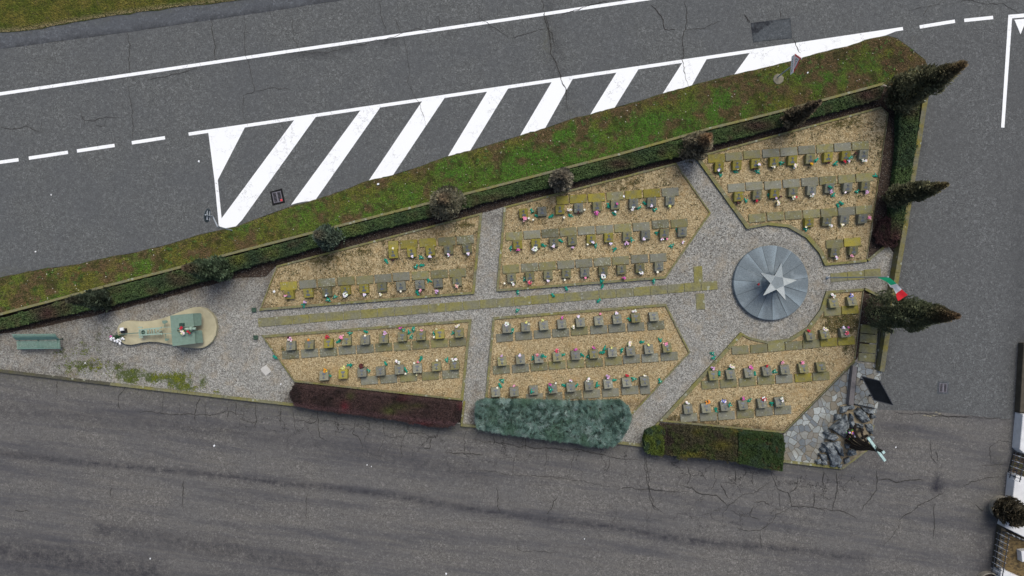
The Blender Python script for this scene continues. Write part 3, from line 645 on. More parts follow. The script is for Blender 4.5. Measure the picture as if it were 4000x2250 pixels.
# ---------------------------------------------------------------- stone slab paths
def tile(m, cu, cv, lu, lv, rot, z0, z1):
    x, y, _ = P(cu, cv, z1); m.box((x, y, (z0 + z1) / 2), (lu / S, lv / S, z1 - z0), rot, None, .008)
m = MB()
ang = math.atan2(.0767, 1); u = 1008.0
while u < 2790:
    L = min(64.5, 2802 - u)
    cu = u + L / 2 + .8; tile(m, cu, 1261 - .0818 * (cu - 1000) + random.uniform(-.5, .5), L, 34, ang, .03, GZ + .03 + random.uniform(-.004, .004)); u += 66.6
for cu, cv, l in ((2727.5, 1074, 68), (2736, 1178, 62)):
    tile(m, cu, cv, 34, l, math.radians(3.5), .03, GZ + .028)
o = m.build('stone_path', M['path']); o['kind'] = 'structure'
m = MB()
for cu, cv in ((3277, 1083), (3343, 1076), (3409, 1068)): tile(m, cu, cv, 64, 34, ang, .03, GZ + .03)
m.build('stone_path', M['path'])['kind'] = 'structure'
m = MB()
for cu, cv in ((3395, 1286), (3393, 1322), (3390, 1361), (3387, 1397)): tile(m, cu, cv, 66, 33, math.radians(-5), .03, GZ + .05)
m.build('stone_path', M['path'])['kind'] = 'structure'
line_kerb('kerb', [(3440, 1262), (3428, 1440)], .07, 0, .17, M['kerb_dark'], 'dark edging strip beside the four stepping slabs')

# ---------------------------------------------------------------- loose chips / grass scattered as stuff
def scatter(poly, n_m2, z):
    w = to_w(poly, z); xs = [p_[0] for p_ in w]; ys = [p_[1] for p_ in w]
    A = (max(xs) - min(xs)) * (max(ys) - min(ys)); n = int(A * n_m2)
    x = RNG.uniform(min(xs), max(xs), n); y = RNG.uniform(min(ys), max(ys), n); k = inpoly(x, y, w)
    return x[k], y[k]
def uv(x, y): return x * S + 2000, 1125 - y * S
def tris(x, y, z, size, tilt, asp=1.0, up=0.0):
    """randomly turned triangles; size array"""
    n = len(x); a = RNG.uniform(0, 2 * np.pi, n); t = RNG.normal(0, tilt, n); t2 = RNG.normal(0, tilt, n)
    d = np.stack([np.cos(a), np.sin(a), t], 1); e = np.stack([-np.sin(a), np.cos(a), t2], 1) * asp
    c = np.stack([x, y, np.broadcast_to(z, x.shape)], 1); s = size[:, None]
    V3 = np.stack([c + d * s, c - d * s * .6 + e * s, c - d * s * .6 - e * s], 1)
    return V3.reshape(-1, 3)
def cmix(pal, n, w=None):
    pal = np.array(pal); i = RNG.choice(len(pal), n, p=w); return pal[i] * RNG.uniform(.8, 1.2, (n, 1))
for k, poly in BEDS.items():
    x, y = scatter([tuple(q) for q in poly], 260, BZ); 
    u_, v_ = uv(x, y); keep = segdist(u_, v_, poly + [poly[0]]) > 12; x = x[keep]; y = y[keep]
    c = cmix([(0.26, .195, .105), (0.38, .30, .165), (0.50, .42, .26), (.62, .55, .38), (.15, .115, .06)], len(x), [.22, .28, .25, .13, .12])
    o = fastmesh('gravel_chips', tris(x, y, BZ + .008, RNG.uniform(.010, .026, len(x)), .35, .6), 3, c, M['leaf']); tag(o, 'loose pale stone chips on the ' + BEDNAME[k], 'gravel chips', kind='stuff')
    # dead weeds where the bed is overgrown
    f0, base = bweed[k]; x, y = scatter(poly, 700, BZ); u_, v_ = uv(x, y)
    pr = np.maximum(f0(u_, v_), base) * (fnoise(u_, v_, 16, 4) > .56) * 1.3
    keep = (RNG.random(len(x)) < pr) & (segdist(u_, v_, poly + [poly[0]]) > 12); x = x[keep]; y = y[keep]
    if len(x) > 50:
        c = cmix([(0.085, .085, .03), (0.05, .075, .02), (0.11, .09, .04), (0.045, .040, .02)], len(x))
        o = fastmesh('weeds', tris(x, y, BZ + .02, RNG.uniform(.02, .05, len(x)), .5, .3), 3, c, M['leaf']); tag(o, 'dry weeds scattered over the ' + BEDNAME[k], 'weeds', kind='stuff')
x, y = scatter(island, 130, GZ); u_, v_ = uv(x, y); keep = np.ones(len(x), bool)
for poly in BEDS.values(): keep &= ~inpoly(u_, v_, poly)
x = x[keep]; y = y[keep]
c = cmix([(.375, .375, .35), (.265, .265, .245), (.14, .145, .14), (.06, .05, .045), (.36, .32, .24)], len(x), [.3, .25, .2, .13, .12])
tag(fastmesh('gravel_chips', tris(x, y, GZ + .006, RNG.uniform(.010, .026, len(x)), .35, .7), 3, c, M['leaf']), 'loose grey stone chips over the gravel yard', 'gravel chips', kind='stuff')
x, y = scatter([(2640, 640), (2720, 640), (2900, 880), (3230, 1000), (3230, 1220), (2900, 1300), (2600, 1180), (2600, 1090), (2780, 850)], 22, GZ); u_, v_ = uv(x, y); keep = np.ones(len(x), bool)
for poly in BEDS.values(): keep &= ~inpoly(u_, v_, poly)
keep &= np.hypot(u_ - 3011, v_ - 1105) > 150; x = x[keep]; y = y[keep]
tag(fastmesh('dead_leaves', tris(x, y, GZ + .015, RNG.uniform(.016, .036, len(x)), .3, .8), 3, cmix([(.06, .045, .035), (.09, .07, .05), (.04, .05, .03)], len(x)), M['leaf']), 'dark dead leaves scattered on the gravel around the star monument', 'leaves', kind='stuff')
# moss growing in the yard
x, y = scatter([(120, 1330), (900, 1330), (900, 1560), (120, 1480)], 1500, GZ); u_, v_ = uv(x, y)
pr = np.clip(weedG(u_, v_) * 1.3 - .25, 0, 1) * (fnoise(u_, v_, 22, 12) > .47); keep = (RNG.random(len(x)) < pr) & inpoly(u_, v_, island); x = x[keep]; y = y[keep]
yl = fnoise(u_[keep], v_[keep], 60, 2)[:, None]
c = np.array([(0.055, .095, .018)]) * (1 - yl) + np.array([(0.19, .20, .015)]) * yl; c = c * RNG.uniform(.6, 1.3, (len(x), 1))
tag(fastmesh('moss', tris(x, y, GZ + .012, RNG.uniform(.015, .035, len(x)), .3, .8), 3, c, M['leaf']), 'bright green moss patches in the gravel below the field gun', 'moss', kind='stuff')

def grass(poly, dens_, name, label, colf, hh=(.03, .075)):
    x, y = scatter(poly, dens_, .03); n = len(x); u_, v_ = uv(x, y)
    h = RNG.uniform(hh[0], hh[1], n); a = RNG.uniform(0, 2 * np.pi, n); ln = RNG.uniform(.3, 1.6, n) * h; w = RNG.uniform(.006, .014, n)
    tip = np.stack([x + np.cos(a) * ln, y + np.sin(a) * ln, .02 + h], 1)
    b1 = np.stack([x - np.sin(a) * w, y + np.cos(a) * w, np.full(n, .018)], 1); b2 = np.stack([x + np.sin(a) * w, y - np.cos(a) * w, np.full(n, .018)], 1)
    V3 = np.stack([tip, b1, b2], 1).reshape(-1, 3)
    o = fastmesh(name, V3, 3, colf(u_, v_, n), M['leaf']); tag(o, label, 'grass', kind='stuff'); return o
def verge_col(u, v, n):
    g = fnoise(u, v, 120, 21, 4)[:, None]; d = fnoise(u, v, 46, 22, 4)[:, None]; d2 = fnoise(u, v, 20, 27, 3)[:, None]
    green = np.array([(0.100, .235, .030)]); oliv = np.array([(0.190, .190, .038)]); brown = np.array([(0.175, .115, .062)]); dk = np.array([(.045, .06, .015)])
    south = np.clip((v - np.interp(u, [q[0] for q in VERGE_N], [q[1] for q in VERGE_N])) / 75, 0, 1)[:, None]
    midg = np.exp(-((u - 2150) / 750) ** 2)[:, None]
    gf = np.clip(.16 + 1.1 * midg * south + 2.2 * (g - .5) + .1, 0, 1)
    c = oliv * (1 - gf) + green * gf
    bf = np.clip((d - .47) * 5 + .75 * (1 - south) * (u[:, None] > 1800) - .25 * south * midg + .45 * (u[:, None] > 3250) + .45 * (u[:, None] < 260), 0, .95)
    c = c * (1 - bf) + brown * bf
    kf = np.clip((d2 - .58) * 5, 0, .7); c = c * (1 - kf) + dk * kf
    return c * RNG.uniform(.6, 1.65, (n, 1))
vp = [(u, v + 5) for u, v in VERGE_N] + [(3600, 400), (3460, 328)] + [(u, v - 4) for u, v in WALL_N[::-1]]
vp = [p_ for p_ in vp if p_[0] > -150]
grass(vp, 1900, 'verge_grass', 'patchy green and brown grass on the verge beside the hatched road marking', verge_col)
def nw_col(u, v, n):
    g = np.clip(.5 + 2.2 * (fnoise(u, v, 50, 31, 4)[:, None] - .5), 0, 1)
    edge = np.clip(1 - (np.interp(u, [q[0] for q in GRASS_NW], [q[1] for q in GRASS_NW]) - v) / 22, 0, 1)[:, None]
    c = np.array([(0.25, .22, .05)]) * (1 - g) + np.array([(0.11, .165, .02)]) * g
    c = c * (1 - edge) + np.array([(.38, .31, .18)]) * edge
    return c * RNG.uniform(.5, 1.4, (n, 1))
grass([(u, v - 2) for u, v in GRASS_NW if u < 1000 and u > -100] + [(970, -60), (-100, -60)], 1800, 'roadside_grass', 'dry olive grass beyond the road shoulder in the top left corner', nw_col)
x, y = scatter(vp, 5, .05); n = len(x)
tag(fastmesh('fallen_leaves', tris(x, y, .085, RNG.uniform(.012, .03, n), .3, .8), 3, cmix([(.62, .58, .5), (.5, .34, .2), (.35, .12, .08), (.7, .68, .6)], n), M['leaf']), 'small pale fallen leaves on the verge grass', 'leaves', kind='stuff')
x, y = scatter(vp, 3.5, .05); u_, v_ = uv(x, y); nn = len(x)
X = np.repeat(x, 14) + RNG.normal(0, .05, nn * 14); Y = np.repeat(y, 14) + RNG.normal(0, .05, nn * 14)
tag(fastmesh('verge_weeds', tris(X, Y, .085, RNG.uniform(.015, .035, nn * 14), .5, .6), 3, cmix([(.07, .17, .03), (.05, .12, .03), (.12, .22, .05)], nn * 14), M['leaf']), 'leafy green weeds dotted through the verge grass', 'weeds', kind='stuff')

# ---------------------------------------------------------------- hedges
def hedge(name, poly, h, label, colf, dens_=2600, leaf=(.016, .036), cat='hedge', group=None, tilt=.8, rag=.05, fuzz=.0, spiky=False):
    """poly: outline of the top as surveyed (height h) -> closed box of foliage on a twiggy core"""
    top = to_w(poly, h); base = [(x, y) for x, y in top]
    n = len(top); cx = sum(p_[0] for p_ in top) / n; cy = sum(p_[1] for p_ in top) / n
    # crown surface samples
    xs = [p_[0] for p_ in top]; ys = [p_[1] for p_ in top]
    A = (max(xs) - min(xs) + .3) * (max(ys) - min(ys) + .3); m_ = int(A * dens_)
    x = RNG.uniform(min(xs) - .15, max(xs) + .15, m_); y = RNG.uniform(min(ys) - .15, max(ys) + .15, m_)
    ring = top + [top[0]]; ins = inpoly(x, y, top); d = segdist(x, y, ring)
    nz = np.clip(.5 + 1.8 * (fnoise(x * 100, y * 100, 17, 41, 3) - .5), 0, 1)
    keep = (ins & (d > 0)) | ((~ins) & (d < (nz - .45) * rag * 4)); x = x[keep]; y = y[keep]; d = np.where(ins, d, 0)[keep]; nz = nz[keep]
    z = h * .93 + .16 * (nz - .5) - np.clip(.06 - d, 0, .06) * 1.2 + RNG.uniform(-.08, .03, len(x))
    # sides
    side = dens(top, .02); ns = int(len(side) * dens_ * h * .018)
    idx = RNG.integers(0, len(side), ns); sp = np.array(side)[idx] + RNG.normal(0, .02, (ns, 2)); sz = RNG.uniform(.03, h * .93, ns)
    tap = 1 - .03 * (h - sz)
    X = np.concatenate([x, sp[:, 0]]); Y = np.concatenate([y, sp[:, 1]]); ZZ = np.concatenate([z, sz])
    nn = len(X); size = RNG.uniform(leaf[0], leaf[1], nn)
    kk = H / (H - h) * S
    col = colf(X * kk + 2000, 1125 - Y * kk, nn) * RNG.uniform(.55, 1.5, (nn, 1))
    if spiky == 'spray':
        k = 13; L = size * 6.0; a = RNG.uniform(0, 2 * np.pi, nn); el = RNG.uniform(.0, .7, nn)
        dr = np.stack([np.cos(a) * np.cos(el), np.sin(a) * np.cos(el), np.sin(el)], 1); sd0 = np.stack([-np.sin(a), np.cos(a), 0 * a], 1)
        P0 = []; cc_ = []
        for j in range(k):
            f = j / (k - 1); sg = 1 if j % 2 else -1
            o0 = np.stack([X, Y, ZZ], 1) + dr * (L * (f - .5))[:, None]
            d2 = dr * .8 + sd0 * sg * .75 * (1 - f * .8); l2 = (L * (.42 * (1 - f) + .14))[:, None]; w2 = (size * .22)[:, None]
            P0.append(np.stack([o0 + d2 * l2, o0 + dr * w2, o0 - dr * w2], 1)); cc_.append(col * (.75 + .5 * f))
        V3 = np.concatenate(P0).reshape(-1, 3); col = np.concatenate(cc_)
    elif spiky:
        a = RNG.uniform(0, 2 * np.pi, nn); el = RNG.uniform(.15, 1.0, nn); L = size * 4.5
        dr = np.stack([np.cos(a) * np.cos(el), np.sin(a) * np.cos(el), np.sin(el)], 1); c0 = np.stack([X, Y, ZZ], 1) - dr * L[:, None] * .4
        sd = np.stack([-np.sin(a), np.cos(a), 0 * a], 1) * (size * .5)[:, None]
        V3 = np.stack([c0 + dr * L[:, None], c0 + sd, c0 - sd], 1).reshape(-1, 3)
    else: V3 = tris(X, Y, ZZ, size, tilt, .7)
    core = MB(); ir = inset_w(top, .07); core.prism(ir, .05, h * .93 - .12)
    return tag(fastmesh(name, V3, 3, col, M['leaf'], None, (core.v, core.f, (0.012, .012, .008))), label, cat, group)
def inset_w(w, d):
    w = [Vector(p_) for p_ in w]; n = len(w)
    A = sum(w[i].x * w[(i + 1) % n].y - w[(i + 1) % n].x * w[i].y for i in range(n)); sg = 1 if A > 0 else -1; out = []
    for i in range(n):
        e1 = (w[i] - w[i - 1]).normalized(); e2 = (w[(i + 1) % n] - w[i]).normalized()
        bs = (Vector((-e1.y, e1.x)) + Vector((-e2.y, e2.x))) * sg; bs = bs / max(.5, bs.length_squared) * 2; out.append(w[i] + bs * d)
    return out
def pal(base, alts):
    """base colour + [(colour, blob fn or noise threshold)]"""
    def f(u, v, n):
        c = np.tile(np.array([base]), (n, 1))
        for col, fn in alts:
            t = np.clip(fn(u, v), 0, 1)[:, None]; c = c * (1 - t) + np.array([col]) * t
        return c
    return f
nzf = lambda sc, sd, lo, k: (lambda u, v: np.clip((fnoise(u, v, sc, sd, 3) - lo) * k, 0, 1))
GRN = (0.075, .120, .042); DGR = (0.038, .066, .034); PUR = (0.085, .042, .038); BRN = (0.095, .070, .042); YGR = (0.17, .185, .035)
NH_top = [(-100, 1276), (0, 1248), (192, 1194), (430, 1127), (683, 1063), (808, 1029), (1020, 975), (1229, 920), (1560, 834), (1900, 748), (2160, 681), (2426, 612), (2775, 514), (3000, 460), (3180, 413), (3450, 340)]
NH_bot = [(u, v - 9) for u, v in [(3440, 388), (3403, 400), (3155, 466), (2948, 528), (2774, 570), (2653, 612), (2397, 674), (2190, 724), (1900, 792), (1679, 852), (1352, 932), (1100, 1010), (1000, 1036), (811, 1096), (512, 1178), (184, 1250), (0, 1293), (-100, 1315)]]
hedge('boxwood_hedge', NH_top + NH_bot, .55, 'long dark green clipped hedge with reddish patches between verge and grave beds',
      pal(GRN, [(DGR, nzf(90, 51, .45, 3)), (PUR, blobs([(185, 1225, 50, 40, .9), (2420, 640, 60, 25, .8), (2960, 490, 90, 25, .8), (3390, 370, 60, 30, .9), (700, 1095, 50, 30, .6), (250, 1200, 30, 40, .5), (1960, 770, 40, 20, .4)])),
                (YGR, blobs([(930, 1010, 30, 26, .7), (1060, 990, 40, 20, .4), (1380, 890, 40, 20, .4), (2620, 610, 40, 20, .4)])), (BRN, nzf(60, 53, .60, 3))]), 2500)
hedge('boxwood_hedge', [(3518, 400), (3594, 392), (3580, 560), (3560, 700), (3545, 800), (3520, 935), (3486, 930), (3490, 800), (3504, 690), (3518, 560)], .55, 'dark green clipped hedge beside the side road, right of the upper right bed',
      pal(GRN, [(DGR, nzf(60, 55, .4, 3)), (PUR, blobs([(3500, 930, 40, 60, 1.), (3560, 430, 40, 30, .7)]))]), 2400)
hedge('barberry_bush', [(3446, 860), (3500, 848), (3510, 900), (3490, 950), (3446, 955), (3428, 915)], .5, 'dark red bare bush at the lower end of the right hedge', pal((.045, .022, .022), [((.035, .03, .02), nzf(30, 56, .5, 3))]), 3000, (.012, .03), 'bush', rag=.12)
h6 = [ZH6(*p_) for p_ in [(300, 335), (700, 372), (1200, 432), (1800, 492), (2262, 556), (2254, 720), (2180, 790), (2060, 815), (1900, 805), (1750, 765), (1340, 705), (900, 650), (500, 598), (300, 555), (245, 430)]]
hedge('barberry_hedge', h6, .8, 'dark purple bare-twigged hedge below the lower left bed', pal((0.058, .035, .033), [((0.030, .020, .019), nzf(60, 57, .42, 4)), ((.16, .014, .028), blobs([(1345, 1590, 15, 20, .6), (1570, 1560, 24, 10, .2), (1800, 1590, 14, 14, .3), (1650, 1655, 40, 10, .3)])), ((.075, .085, .025), blobs([(1520, 1608, 26, 18, .9), (1368, 1548, 16, 14, .6), (1625, 1585, 30, 10, .5), (1560, 1590, 50, 16, .5)])), ((.10, .055, .06), lambda u, v: .6 * np.exp(-((v - (1600 + (u - 1300) * .12)) / 9) ** 2))]),
      3600, (.010, .026), 'hedge', rag=.05, spiky=True)
jp = [ZH5(*p_) for p_ in [(30, 160), (100, 142), (500, 149), (780, 160), (1000, 158), (1150, 152), (1200, 195), (1218, 260), (1195, 340), (1130, 445), (1080, 480), (1020, 488), (870, 470), (770, 445), (540, 422), (320, 392), (200, 376), (30, 340), (22, 250)]]
hedge('juniper_hedge', jp, .95, 'spiky blue-green juniper hedge below the lower middle bed', pal((0.130, .215, .180), [((0.030, .062, .050), nzf(12, 61, .50, 7)), ((.25, .34, .31), nzf(15, 62, .60, 7)), ((.08, .15, .10), nzf(60, 63, .5, 3))]), 400, (.020, .050), 'hedge', rag=.03, spiky='spray')
m1 = [ZH5(*p_) for p_ in [(1352, 380), (1430, 345), (1478, 350), (1482, 450), (1478, 545), (1400, 548), (1345, 530), (1330, 450)]]
hedge('boxwood_bush', m1, .75, 'bright moss-green rounded bush at the left end of the mixed hedge', pal((0.075, .105, .018), [(DGR, nzf(20, 65, .5, 4))]), 3000, cat='bush')
m2 = [ZH5(*p_) for p_ in [(1470, 345), (1700, 345), (1900, 362), (2066, 376), (2070, 480), (2068, 608), (1980, 595), (1800, 575), (1640, 565), (1475, 545)]]
hedge('mixed_hedge', m2, .75, 'thin brown and yellow-green middle stretch of the hedge under the lower right bed', pal((0.055, .050, .028), [((.035, .024, .022), blobs([(2610, 1715, 30, 60, .9), (2820, 1720, 30, 30, .6)])), ((.15, .14, .018), blobs([(2700, 1775, 50, 14, .9), (2730, 1690, 24, 16, .5), (2820, 1740, 40, 20, .6), (2880, 1690, 30, 14, .5)])), ((.05, .065, .02), nzf(24, 66, .5, 4))]), 2600, cat='hedge', rag=.1)
m3 = [ZH5(*p_) for p_ in [(2064, 380), (2240, 395), (2400, 405), (2408, 500), (2392, 672), (2300, 660), (2180, 640), (2065, 608)]]
hedge('boxwood_hedge', m3, .84, 'dense dark green clipped box block beside the crazy paving', pal((0.035, .062, .018), [(DGR, nzf(30, 67, .5, 4)), ((.07, .05, .02), nzf(16, 68, .66, 6))]), 3400, cat='hedge', rag=.04)

# ---------------------------------------------------------------- conifers
def conifer(name, base, h, r, label, col, tipcol, shape=1.0, n=6500, cat='tree', lean=(0, 0), z0=.05, group=None, leaf=(.035, .075), low=.06):
    col = tuple(c_ * 2.5 for c_ in col); tipcol = tuple(c_ * 1.9 for c_ in tipcol)
    x0, y0, _ = P(*base); root = empty(name, (x0, y0, z0)); tag(root, label, cat, group)
    t = MB(); t.tube((0, 0, 0), (lean[0] * .5, lean[1] * .5, h * .5), r * .16 + .02, r * .08 + .01); t.tube((lean[0] * .5, lean[1] * .5, h * .5), (lean[0] * .9, lean[1] * .9, h * .88), r * .08 + .01, .01)
    for k in range(14):
        a = k * 2.4; zz = h * (.12 + .055 * k); rr = r * .7 * (1 - zz / h) ** .6
        t.tube((lean[0] * zz / h, lean[1] * zz / h, zz), (lean[0] * zz / h + math.cos(a) * rr, lean[1] * zz / h + math.sin(a) * rr, zz + rr * .9), .018, .005, 5)
    t.build('trunk', M['bark'], root)
    q = RNG.random(n) ** .9; zz = low + (1 - low) * q
    prof = np.where(zz < .22, .80 + .9 * zz, 1.0) * np.clip(1 - ((zz - .2) / .8).clip(0, 1) ** (1.3 * shape), .02, 1) + .02
    # tufts: cluster the leaves around a few hundred clump centres
    a = RNG.uniform(0, 2 * np.pi, n); nc = 110
    ca = RNG.uniform(0, 2 * np.pi, nc); cz = low + (1 - low) * RNG.random(nc); pick = RNG.integers(0, nc, n)
    clump = RNG.random(n) < .75
    zz = np.where(clump, np.clip(cz[pick] + RNG.normal(0, .035, n), low, .995), zz); a = np.where(clump, ca[pick] + RNG.normal(0, .24, n), a)
    prof = np.where(zz < .22, .80 + .9 * zz, 1.0) * np.clip(1 - ((zz - .2) / .8).clip(0, 1) ** (1.3 * shape), .0, 1) + .03
    rad = r * (prof + .05) * (1 - .35 * RNG.random(n) ** 2) * (1 + .85 * (np.random.default_rng(int(h * 100)).random(nc)[pick] - .40) * clump)
    cc = np.stack([np.cos(a) * rad + lean[0] * zz, np.sin(a) * rad + lean[1] * zz, zz * h], 1)
    size = RNG.uniform(leaf[0], leaf[1], n); a2 = a + RNG.normal(0, .6, n); el = RNG.uniform(.5, 1.4, n); L = size * 2.2
    dr = np.stack([np.cos(a2) * np.cos(el), np.sin(a2) * np.cos(el), np.sin(el)], 1)
    sd = np.stack([-np.sin(a2), np.cos(a2), RNG.normal(0, .3, n)], 1) * (size * .6)[:, None]
    V3 = np.stack([cc + dr * L[:, None], cc + sd - dr * L[:, None] * .3, cc - sd - dr * L[:, None] * .3], 1).reshape(-1, 3)
    tone = (RNG.uniform(.45, 1.4, nc)[pick] * clump + (1 - clump) * .8)[:, None]
    tf = np.clip((zz - .72) * 3.5, 0, 1)[:, None] * .85
    colr = (np.array([col]) * (1 - tf) + np.array([tipcol]) * tf) * tone * RNG.uniform(.6, 1.55, (n, 1))
    core = MB(); ring = 9; zs = [low, .2, .45, .7, .9]; vs = []; fs = []
    for zf in zs:
        pr = (.80 + .9 * zf if zf < .22 else 1.0) * max(.02, 1 - max(0, (zf - .2) / .8) ** (1.3 * shape))
        for i in range(ring): aa = 2 * math.pi * i / ring; vs.append((math.cos(aa) * r * pr * .4 + lean[0] * zf, math.sin(aa) * r * pr * .4 + lean[1] * zf, zf * h))
    for k in range(len(zs) - 1):
        for i in range(ring): j = (i + 1) % ring; fs.append((k * ring + i, k * ring + j, (k + 1) * ring + j, (k + 1) * ring + i))
    fs.append(tuple((len(zs) - 1) * ring + i for i in range(ring)))
    fastmesh('crown', V3, 3, colr, M['leaf'], root, (vs, fs, tuple(c_ * .3 for c_ in col)))
    return root
OL = (0.060, .062, .036); OLT = (0.12, .075, .035); GR = (0.038, .055, .032); BR = (0.080, .076, .052)
conifer('cypress_tree', (3488, 388), 5.0, .58, 'tall olive cypress at the upper right corner, leaning over hedge corner', OL, (.11, .075, .04), 1.25, 12000)
conifer('cypress_tree', (3470, 775), 4.2, .36, 'slender cypress half way down the right hedge', OL, (.10, .08, .04), 1.3, 7000)
conifer('cypress_tree', (3405, 1215), 6.1, .62, 'bushy cypress with reddish tip below the flagpole', (0.046, .054, .030), (.10, .060, .035), 1.3, 16000, leaf=(.025, .055))
conifer('conifer_tree', (1755, 806), 2.9, .54, 'broad brownish conifer in the hedge above the upper left bed', BR, (.13, .095, .06), 1.3, 7000, leaf=(.025, .055))
conifer('conifer_tree', (1306, 934), 2.8, .40, 'grey-green conifer in the hedge, second right of the gun', (0.05, .068, .05), (.09, .08, .055), 1.3, 5000)
conifer('conifer_tree', (880, 1056), 3.9, .40, 'dark green conifer with brown top in the hedge above the field gun', GR, (.09, .06, .04), 1.2, 7000)
conifer('conifer_tree', (432, 1168), 3.0, .36, 'small leaning dark conifer in the hedge between bench and field gun', (0.032, .042, .028), (.05, .048, .035), .9, 5000)
conifer('conifer_tree', (2188, 716), 2.5, .36, 'small grey-brown conifer in the hedge above the upper middle bed', (0.085, .078, .06), (.10, .085, .06), 1.4, 4000)
conifer('conifer_tree', (2692, 592), 3.2, .42, 'grey-brown conifer with orange tip at the top of the diagonal path', (0.08, .072, .05), (.20, .12, .06), 1.4, 6000)
conifer('conifer_tree', (3066, 480), 3.5, .32, 'feathery brown conifer in the hedge above the upper right bed', (0.066, .055, .036), (.08, .06, .04), .95, 5000)
conifer('globe_conifer', (3906, 1980), 1.6, .43, 'dark round conifer in the circular planter by the white wall', (0.042, .036, .024), (.05, .042, .026), 2.2, 7000, 'tree', low=.12)

# small weeds by the path corners
for (u, v), lb in (((997, 1210), 'small grey-green plant at the lower left corner of the upper left bed'), ((1003, 1317), 'small grey-green plant at the upper left corner of the lower left bed')):
    x, y, _ = P(u, v); n = 420; X = x + np.clip(RNG.normal(0, .05, n), -.085, .085); Y = y + np.clip(RNG.normal(0, .05, n), -.085, .085)
    tag(fastmesh('small_plant', tris(X, Y, RNG.uniform(.09, .2, n), RNG.uniform(.015, .035, n), .6, .6), 3, cmix([(.06, .11, .08), (.09, .15, .11)], n), M['leaf']), lb, 'plant')

# ---------------------------------------------------------------- graves
TH = math.radians(4.3)
hb = MB()
def hs_mesh():
    a = .205; m = MB()
    m.prism([(-a, -a), (a, -a), (a, a), (-a, a)], 0, [.20, .20, .34, .34], None, .012)
    me = bpy.data.meshes.new('headstone'); me.from_pydata(m.v, [], m.f); me.materials.append(M['st_g']); return me
HS = hs_mesh()
def on_top(x, y, lift=.004): return (x, y, .20 + (y + .205) / .41 * .14 + lift)
def star_mesh():
    m = MB(); ring = []
    for i in range(10):
        r = .075 if i % 2 == 0 else .03; t = math.pi / 2 + i * math.pi / 5; ring.append(on_top(r * math.cos(t), .085 + r * math.sin(t), .012))
    lo = [(x, y, z - .02) for x, y, z in ring]; n = 10
    m.add(ring + lo + [on_top(0, .085, .03)], [(i, (i + 1) % n, 2 * n) for i in range(n)] + [(i, n + i, n + (i + 1) % n, (i + 1) % n) for i in range(n)])
    me = bpy.data.meshes.new('star'); me.from_pydata(m.v, [], m.f); me.materials.append(M['plaque']); return me
def plate_mesh():
    m = MB(); m.plate([on_top(-.085, -.125, .012), on_top(.085, -.125, .012), on_top(.085, -.045, .012), on_top(-.085, -.045, .012)], .02)
    m.plate([on_top(-.02, -.045, .010), on_top(.02, -.045, .010), on_top(.02, .02, .010), on_top(-.02, .02, .010)], .016)
    me = bpy.data.meshes.new('nameplate'); me.from_pydata(m.v, [], m.f); me.materials.append(M['plaque']); return me
STAR, PLATE = star_mesh(), plate_mesh()
def slab_mesh(w, d):
    m = MB(); m.box((0, 0, .035), (w, d, .07), 0, None, .01)
    me = bpy.data.meshes.new('grave_slab'); me.from_pydata(m.v, [], m.f); me.materials.append(M['st_g']); return me
SLAB = {66: slab_mesh(.775, .385), 39: slab_mesh(.46, .385), 47: slab_mesh(.55, .385)}
ORD = ['first', 'second', 'third', 'fourth', 'fifth', 'sixth', 'seventh', 'eighth', 'ninth', 'tenth']
LOOK = {'y': 'yellow-mossed', 'o': 'olive-stained', 'g': 'grey weathered', 'l': 'lichen-speckled'}
